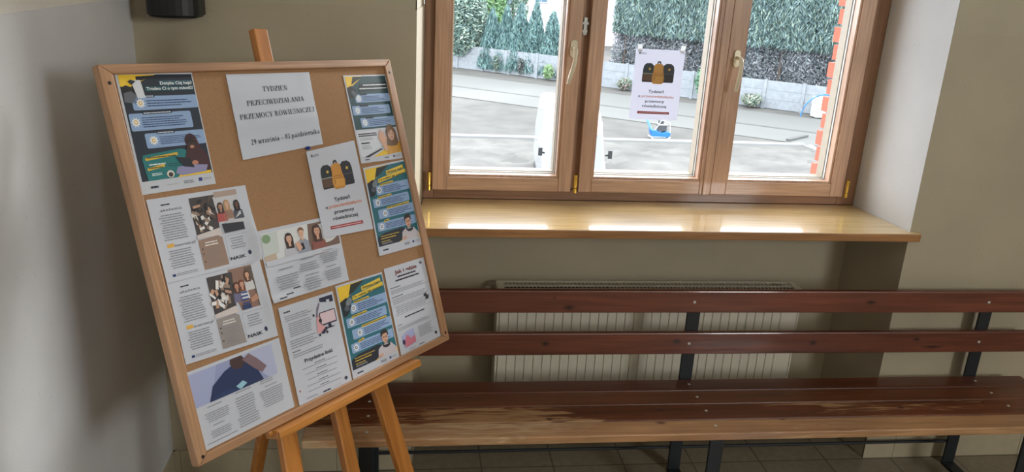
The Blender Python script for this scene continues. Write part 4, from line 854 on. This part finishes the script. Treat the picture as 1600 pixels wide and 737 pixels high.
# clear tape holding the window poster
for x, a in ((.945, .1), (1.13, -.2)):
    mb = MB(); c_a, s_a = math.cos(a), math.sin(a)
    mb.face([(x+u*c_a-v*s_a, 3.3875, 1.742+u*s_a+v*c_a) for u, v in ((-.01, -.014), (.01, -.014), (.01, .018), (-.01, .018))], 0, lin((228, 232, 236)))
    tag(mb.build('tape_strip', 'print_thin', color=True, origin=(x, 3.3875, 1.742)), 'clear tape strip at the %s top corner of the poster on the window' % ('left' if x < 1 else 'right'), 'tape')

# ------------------------------------------------------------------ black unit high in the corner
sp = tag(empty('wall_speaker', (-.785, YW, H-.222)), 'black rounded speaker fixed high in the wall corner above the board', 'speaker')
def dshape(w, y0, y1, n=12): return [(-.785-w, y0)] + [(-.785-w*math.cos(a), y1-(y0-y1)*0-.045*math.sin(a)) for a in [k*math.pi/n for k in range(n+1)]] + [(-.785+w, y0)]
mb = MB(); zz = H-.222
mb.prism(dshape(.082, 2.965, 2.87), 'Z', zz+.006, zz+.24); mb.prism(dshape(.076, 2.96, 2.874), 'Z', zz, zz+.006)
sub(sp, mb, 'housing', 'black', bevel=.004)
sub(sp, MB().box((-.83, 2.95, zz+.03), (-.74, YW+.003, zz+.2)), 'wall_bracket', 'black')

# ------------------------------------------------------------------ outside
ZG = H-6.8
def outside_P(x, y): return (x, y, ZG)
gx = MB(); n = 60; xs = np.linspace(-45, 75, n+1); ys = np.linspace(3.8, 120, n+1)
struct(MB().box((-60, 3.8, ZG-.5), (90, 130, ZG)).build('ground', 'soil_far', origin=(0, 0, 0)))
# soil yard in front of the curb, rough mesh
rr = np.random.RandomState(3); nx, ny = 110, 60; X = np.linspace(-8, 30, nx); Y = np.linspace(14, 32.2, ny)
Z = rr.rand(ny, nx)
for _ in range(2): Z = (Z+np.roll(Z, 1, 0)+np.roll(Z, 1, 1)+np.roll(Z, -1, 0)+np.roll(Z, -1, 1))/5
Z = (Z-Z.mean())*.9; Z[0] = Z[-1] = 0
mb = MB(); mb.mesh([(X[i], Y[j], ZG+.08+Z[j, i]*.6) for j in range(ny) for i in range(nx)], [(j*nx+i, j*nx+i+1, (j+1)*nx+i+1, (j+1)*nx+i) for j in range(ny-1) for i in range(nx-1)])
struct(mb.build('ground_yard', 'soil', origin=(0, 0, 0), smooth=True))
def strip(name, p, q, r_, t_, z, m, h=.03):
    mb = MB(); pts = [p, q, t_, r_]; V = [(x, y, ZG-.05) for x, y in pts]+[(x, y, ZG+z) for x, y in pts]
    mb.mesh(V, [(0, 3, 2, 1), (4, 5, 6, 7), (0, 1, 5, 4), (1, 2, 6, 5), (2, 3, 7, 6), (3, 0, 4, 7)]); return struct(mb.build(name, m, origin=(0, 0, 0)))
d = Vector((15.5, -10.6)).normalized(); e = lambda p, t: (p[0]+d.x*t, p[1]+d.y*t)
strip('ground_road', e((2.1, 43.1), -25), e((2.1, 43.1), 40), e((2.6, 51.8), -25), e((2.6, 51.8), 40), .04, 'road')
a, b_ = (2.276, 46.6), (2.29, 46.95)
strip('ground_joint', e(a, -20), e(a, 30), e(b_, -20), e(b_, 30), .046, 'rut')
tag(MB().box((-6, 32.35, ZG-.05), (16.7, 32.75, ZG+.13)).build('curb', 'curb'), 'long straight white concrete curb across the soil yard', 'curb')
mb = MB(); mb.bar((16.75, 32.4, ZG+.04), (17.2, 28.2, ZG+.04), .4, .18, side=(0, 0, 1))
tag(mb.build('curb', 'curb'), 'short white curb turning toward the brick corner at the right', 'curb')
# concrete panel fence
f0 = Vector((4.58, 54.2)); fd_ = Vector((.784, -.62)).normalized(); fn = Vector((-fd_.y, fd_.x))
fence = tag(empty('concrete_fence', (14, 47, ZG)), 'low grey concrete panel fence with posts running behind the road', 'fence')
for k in range(-7, 13):
    p = f0+fd_*2.06*k; q = p+fd_*2.06
    sub(fence, MB().bar((p.x, p.y, ZG), (p.x, p.y, ZG+1.56), .17, .17, side=(fn.x, fn.y, 0)), 'post', 'fence')
    mb = MB()
    for j in range(3):
        zc = ZG+.02+.5*j
        mb.bar((p.x, p.y, zc+.24), (q.x, q.y, zc+.24), .47, .06, side=(fn.x, fn.y, 0))
        mb.bar((p.x, p.y, zc+.485), (q.x, q.y, zc+.485), .03, .035, side=(fn.x, fn.y, 0))
    sub(fence, mb, 'panel', 'fence')

def tufts(n, gen, size, cols, up=.8, seed=1):
    """n narrow leaf sprays; gen(rng,n)-> points"""
    R_ = np.random.RandomState(seed); P = gen(R_, n); d = R_.normal(size=(n, 3)); d[:, 2] = np.abs(d[:, 2])*up+up; d /= np.linalg.norm(d, axis=1)[:, None]
    s_ = R_.normal(size=(n, 3)); s_ = np.cross(d, s_); s_ /= np.linalg.norm(s_, axis=1)[:, None]
    L = size[0]*(.6+.8*R_.rand(n))[:, None]; wd = size[1]*(.6+.8*R_.rand(n))[:, None]
    V = np.stack([P-d*L*.5, P+s_*wd*.5, P+d*L*.5, P-s_*wd*.5], 1).reshape(-1, 3)
    ci = R_.randint(0, len(cols), n); C = np.array([lin(c) for c in cols])[ci]*(.8+.4*R_.rand(n))[:, None]; C[:, 3] = 1
    mb = MB(); mb.v = [tuple(v) for v in V]; mb.f = [(4*i, 4*i+1, 4*i+2, 4*i+3) for i in range(n)]; mb.m = [0]*n; mb.c = [tuple(c) for c in C]; return mb
GRN = [(116, 138, 134), (98, 122, 120), (134, 152, 138), (110, 132, 134), (74, 94, 94)]
BRN = [(132, 134, 138), (112, 116, 122), (150, 152, 156), (94, 100, 106), (122, 134, 134)]
# tall hedge
hg = tag(empty('hedge', (16, 48, ZG)), 'tall clipped evergreen hedge, green above and bare brown below, behind the fence', 'hedge')
t0, t1 = 8.6, 30.
def hp(t, off, z): p = f0+fd_*t+fn*off; return np.array([p.x, p.y, ZG+z])
def gen_h(z0, z1, o0, o1, ends=True):
    def g(R_, n):
        t = t0+(t1-t0)*R_.rand(n); z = z0+(z1-z0)*R_.rand(n); o = o0+(o1-o0)*R_.rand(n)+.45*np.sin(t*2.7+z*.6)*.6
        return np.stack([f0.x+fd_.x*t+fn.x*o, f0.y+fd_.y*t+fn.y*o, ZG+z], 1)
    return g
sub(hg, tufts(85000, gen_h(3.2, 6.3, .9, 1.9), (.38, .065), GRN, 1.0, 2), 'foliage', 'leaf', color=True)
sub(hg, tufts(60000, gen_h(.9, 4.0, 1.2, 2.1), (.24, .05), BRN, .5, 3), 'bare_twigs', 'leaf', color=True)
mb = MB(); p, q = hp(t0+.2, 2.4, 0), hp(t1-.2, 2.4, 0); mb.bar(tuple(p+np.array([0, 0, 3.0])), tuple(q+np.array([0, 0, 3.0])), 5.6, .5, side=(fn.x, fn.y, 0)); sub(hg, mb, 'inner_mass', plain('hedge_interior', '5c6660', .95, var=.3, bscale=1.5))
for k in range(16):
    p = hp(t0+.7+k*1.35, 1.6, 0); sub(hg, MB().tube([tuple(p), tuple(p+np.array([.05, 0, 3.4]))], [.09, .05], 7), 'trunk', 'trunk')
def cone_tree(px, py, hgt, r, label, seed, cols=GRN, name='conifer', n=5200):
    t = tag(empty(name, (px, py, ZG)), label, 'tree', 'conifers behind the fence')
    def g(R_, n):
        z = hgt*(1-np.sqrt(R_.rand(n))*.97); rr_ = r*(1-z/hgt)**.75*(.65+.4*R_.rand(n)); a = 2*np.pi*R_.rand(n)
        return np.stack([px+rr_*np.cos(a), py+rr_*np.sin(a), ZG+.15+z], 1)
    sub(t, tufts(n, g, (.36, .075), cols, 1.3, seed), 'foliage', 'leaf', color=True)
    sub(t, MB().tube([(px, py, ZG), (px, py, ZG+hgt*.85)], [.1, .03], 8), 'trunk', 'trunk')
CG = [(100, 130, 128), (86, 118, 118), (114, 142, 136), (72, 100, 102)]
for i, (px, py, h_, r_, lb) in enumerate([
        (5.15, 54.6, 3.95, 1.0, 'short blue green conifer at the left end of the row behind the fence'),
        (6.05, 54.0, 4.15, 1.0, 'blue green conifer second from the left in the row behind the fence'),
        (6.85, 53.3, 4.45, 1.0, 'tall blue green conifer in the middle of the row behind the fence'),
        (7.75, 52.7, 4.55, 1.0, 'tallest blue green conifer right of the middle of the row'),
        (8.75, 52.0, 4.05, 1.05, 'wide blue green conifer fifth in the row behind the fence'),
        (9.65, 51.2, 2.6, .95, 'low blue green conifer at the right end, against the pink house')]):
    cone_tree(px, py, h_, r_, lb, 20+i, CG)
def round_tree(px, py, hgt, r, label, seed, cols, n, size=(.4, .16)):
    t = tag(empty('leafy_tree', (px, py, ZG)), label, 'tree')
    def g(R_, n):
        v = R_.normal(size=(n, 3)); v /= np.linalg.norm(v, axis=1)[:, None]; v *= (.5+.5*R_.rand(n)**.5)[:, None]
        return np.stack([px+v[:, 0]*r, py+v[:, 1]*r, ZG+hgt*.58+v[:, 2]*hgt*.46], 1)
    sub(t, tufts(n, g, size, cols, .3, seed), 'foliage', 'leaf', color=True)
    sub(t, MB().tube([(px, py, ZG), (px+.1, py, ZG+hgt*.8)], [.16, .05], 8), 'trunk', 'trunk')
round_tree(3.3, 55.6, 5.6, 1.6, 'pale green leafy tree behind the fence at the left pane edge', 40, [(128, 148, 136), (108, 132, 124), (156, 170, 154), (92, 116, 112)], 12000, (.30, .11))
round_tree(1.2, 58.5, 7.5, 2.6, 'bigger dark leafy tree left of the pale green one', 41, [(88, 114, 106), (76, 102, 98), (104, 128, 118)], 10000, (.34, .11))
round_tree(5.1, 60.5, 6.6, 1.5, 'thin bright green tree standing behind the conifers', 42, [(122, 158, 110), (146, 176, 128), (104, 140, 104)], 3500)
round_tree(7.2, 61.5, 6.2, 1.2, 'slim dark tree rising above the conifer tops', 43, [(84, 112, 98), (104, 130, 110)], 1500)
# shrubs and climbers on the fence
def shrub(px, py, hgt, r, label, seed, cols, n=500, grp=None, name='shrub'):
    R_ = np.random.RandomState(seed)
    def g(R_, n):
        v = R_.normal(size=(n, 3)); v /= np.linalg.norm(v, axis=1)[:, None]; v *= (R_.rand(n)**.5)[:, None]
        return np.stack([px+v[:, 0]*r, py+v[:, 1]*r, ZG+.06+hgt/2+v[:, 2]*hgt*.46], 1)
    o = empty(name, (px, py, ZG)); tag(o, label, 'shrub', grp)
    sub(o, tufts(n, g, (.22, .10), cols, .5, seed), 'foliage', 'leaf', color=True); sub(o, MB().tube([(px, py, ZG), (px, py, ZG+hgt*.7)], [.03, .012], 6), 'stem', 'trunk')
def onf(k, off): p = f0+fd_*2.06*k+fn*off; return p.x, p.y
shrub(*onf(2.55, -.5), 1.0, .32, 'green bush growing against the fence below the conifers', 50, [(110, 142, 100), (130, 150, 110)])
shrub(*onf(.6, -.3), 1.2, .2, 'thin climber on the fence under the left conifers', 51, [(90, 110, 100), (110, 124, 110)], 250)
shrub(*onf(1.5, -.3), 1.2, .2, 'dark weed at the fence foot near a post', 52, [(90, 90, 92), (100, 112, 104)], 250)
shrub(*onf(5.05, -.4), .7, .45, 'low shrub at the fence left of the window poster', 53, [(116, 134, 116), (138, 128, 122)])
shrub(*onf(7.35, -.15), 2.1, .5, 'green climber falling over the fence right of the window poster', 54, [(96, 134, 110), (116, 150, 122)], 1400)
shrub(*onf(8.75, -.5), .75, .6, 'grey green shrub at the fence seen in the right pane', 55, [(110, 128, 110), (140, 140, 130)])
# pale pink house
ho = tag(empty('house', (14, 78, ZG)), 'pale pink rendered house with small windows beyond the conifers', 'house')
sub(ho, MB().box((5.2, 76, ZG), (26, 84, ZG+11)), 'wall', 'render')
sub(ho, MB().box((4.8, 75.6, ZG+11), (26.4, 84.4, ZG+11.5)), 'roof_slab', 'brick')
for x, z0 in ((8.3, 3.35), (10.9, 3.6), (13.6, 3.6), (16.4, 3.6)):
    w_ = sub(ho, MB().box((x, 75.94, ZG+z0), (x+1.25, 75.999, ZG+z0+1.4)), 'window', 'white')
    sub(w_, MB().box((x+.1, 75.92, ZG+z0+.1), (x+.58, 75.939, ZG+z0+1.3)).box((x+.67, 75.92, ZG+z0+.1), (x+1.15, 75.939, ZG+z0+1.3)), 'pane', 'winglass')
sub(ho, MB().box((13.1, 75.88, ZG+1.6), (13.6, 75.999, ZG+2.3)), 'meter_box', 'spacer')

# white van parked in the yard, nose to the building
vx, vy = 4.78, 22.4; ang = math.atan2(vx, vy)
VF = Matrix.Translation((vx, vy, ZG-.22)) @ Matrix.Rotation(-ang+.11, 4, 'Z')
van = tag(empty('van', (0, 0, 0), VF), 'white van with a rounded roof parked in the yard, partly hidden by the window post', 'van')
def sec(y, w, z0, zs, zt, wt):                # body cross-section
    return [(-w*.96, y, z0), (-w, y, z0+.35), (-w, y, zs), (-wt, y, zt-.10), (-wt*.86, y, zt), (wt*.86, y, zt), (wt, y, zt-.10), (w, y, zs), (w, y, z0+.35), (w*.96, y, z0)]
S_l = [sec(0, .58, .42, .85, .98, .50), sec(.12, .74, .35, .98, 1.10, .62), sec(.75, .90, .32, 1.15, 1.28, .82), sec(1.45, .98, .30, 1.25, 2.28, .80), sec(2.1, 1.0, .3, 1.5, 2.62, .86), sec(3.2, 1.02, .3, 1.6, 2.78, .90), sec(6.0, 1.02, .3, 1.6, 2.78, .90), sec(6.15, .98, .35, 1.6, 2.70, .85)]
mb = MB(); V = [p for s_q in S_l for p in s_q]; nn = 10
mb.mesh(V, [(i*nn+k, i*nn+(k+1) % nn, (i+1)*nn+(k+1) % nn, (i+1)*nn+k) for i in range(len(S_l)-1) for k in range(nn)]+[tuple(range(nn)), tuple((len(S_l)-1)*nn+k for k in range(nn))[::-1]])
body = sub(van, mb, 'body', 'white', smooth=False, bevel=.03)
mb = MB(); mb.mesh([(-.80, .74, 1.34), (.80, .74, 1.34), (.76, 1.40, 2.28), (-.76, 1.40, 2.28)], [(0, 1, 2, 3)]); mb.mesh([(-.80, .78, 1.30), (.80, .78, 1.30), (.76, 1.44, 2.24), (-.76, 1.44, 2.24)], [(3, 2, 1, 0)])
sub(van, mb, 'windscreen', 'carglass')
for sx in (-1, 1):
    sub(van, MB().box((sx*1.0, 1.25, 1.58), (sx*1.12, 1.34, 1.82)).bar((sx*.93, 1.35, 1.65), (sx*1.05, 1.32, 1.68), .05, .05), 'mirror', 'black')
    for yy in (1.0, 4.9): sub(van, MB().lathe((sx*.93, yy, .24), [(.0, -.11), (.3, -.1), (.34, -.06), (.34, .06), (.3, .1), (.0, .11)], 20, axis='X'), 'wheel', 'black')
    sub(van, MB().box((sx*.5, -.005, .62), (sx*.76, .08, .80)), 'headlight', 'spacer')
sub(van, MB().box((-.82, -.06, .25), (.82, .1, .42)), 'bumper', 'engine')

# blue plate compactor beside the curb
cx, cy, cz = 10.52, 33.4, ZG+.001
pc = tag(empty('plate_compactor', (cx, cy, cz)), 'small blue plate compactor with a dark engine standing behind the white curb', 'machine')
sub(pc, MB().prism([(cx-.42, cz+.10), (cx-.30, cz), (cx+.34, cz), (cx+.46, cz+.12), (cx+.40, cz+.13), (cx+.30, cz+.05), (cx-.28, cz+.05), (cx-.38, cz+.12)], 'Y', cy-.25, cy+.25), 'base_plate', 'spacer')
sub(pc, MB().prism([(cx-.44, cz+.42), (cx-.36, cz+.14), (cx+.40, cz+.12), (cx+.46, cz+.30), (cx+.30, cz+.36), (cx+.05, cz+.30), (cx-.20, cz+.40)], 'Y', cy-.2, cy+.2), 'housing', 'blue', bevel=.02)
sub(pc, MB().box((cx-.10, cy-.16, cz+.37), (cx+.26, cy+.16, cz+.62), 0).box((cx-.06, cy-.12, cz+.66), (cx+.12, cy+.12, cz+.80), 0).box((cx-.1, cy-.17, cz+.62), (cx+.28, cy+.17, cz+.66), 1), 'engine', ['engine', 'spacer'], bevel=.01)
sub(pc, MB().tube([(cx-.38, cy-.15, cz+.38), (cx-.60, cy-.15, cz+.85), (cx-.68, cy-.15, cz+1.0), (cx-.68, cy+.15, cz+1.0), (cx-.60, cy+.15, cz+.85), (cx-.38, cy+.15, cz+.38)], .028, 8), 'handle', 'bluelight')
sub(pc, MB().tube([(cx+.42, cy-.18, cz+.30), (cx+.38, cy-.18, cz+.72), (cx-.0, cy-.18, cz+.86), (cx-.25, cy-.18, cz+.42)], .018, 8), 'guard_bar', 'spacer')
# blue and white box with a hose loop by the fence
bx, by = 21.05, 40.0
bo = tag(empty('water_cart', (bx, by, ZG)), 'pale blue box cart with an arched blue hose beside the fence at the right', 'cart')
sub(bo, MB().box((bx-.34, by-.3, ZG+.05), (bx+.22, by+.3, ZG+1.1)), 'box', 'spacer', bevel=.03)
sub(bo, MB().box((bx+.22, by-.28, ZG+.02), (bx+.52, by+.28, ZG+.85)), 'side_tank', 'blue', bevel=.03)
sub(bo, MB().tube([(bx-1.15+1.2*(1-math.cos(a)), by-.32, ZG+.1+1.15*math.sin(a)) for a in [k*math.pi/14 for k in range(15)]], .035, 8), 'hose', 'blue')
sub(bo, MB().tube([(bx+.5, by-.2, ZG+.12), (bx+1.2, by-.3, ZG+.05), (bx+1.8, by-.6, ZG+.05)], .03, 8), 'pipe', 'engine')
# small odds and ends on the soil
tag(MB().bar((16.4, 33.5, ZG+.09), (17.8, 34.6, ZG+.09), .18, .08, side=(0, 0, 1)).build('plank', 'concrete'), 'loose pale plank lying on the ground near the curb corner', 'plank')
tag(MB().tube([(12.4, 34.3, ZG+.04), (12.45, 34.6, ZG+.7), (12.75, 34.6, ZG+.7), (12.8, 34.3, ZG+.04)], .02, 6).build('wire_hoop', 'steel'), 'thin wire hoop standing behind the curb right of the compactor', 'hoop')

for o in bpy.data.objects:
    if '_o' in o: del o['_o']
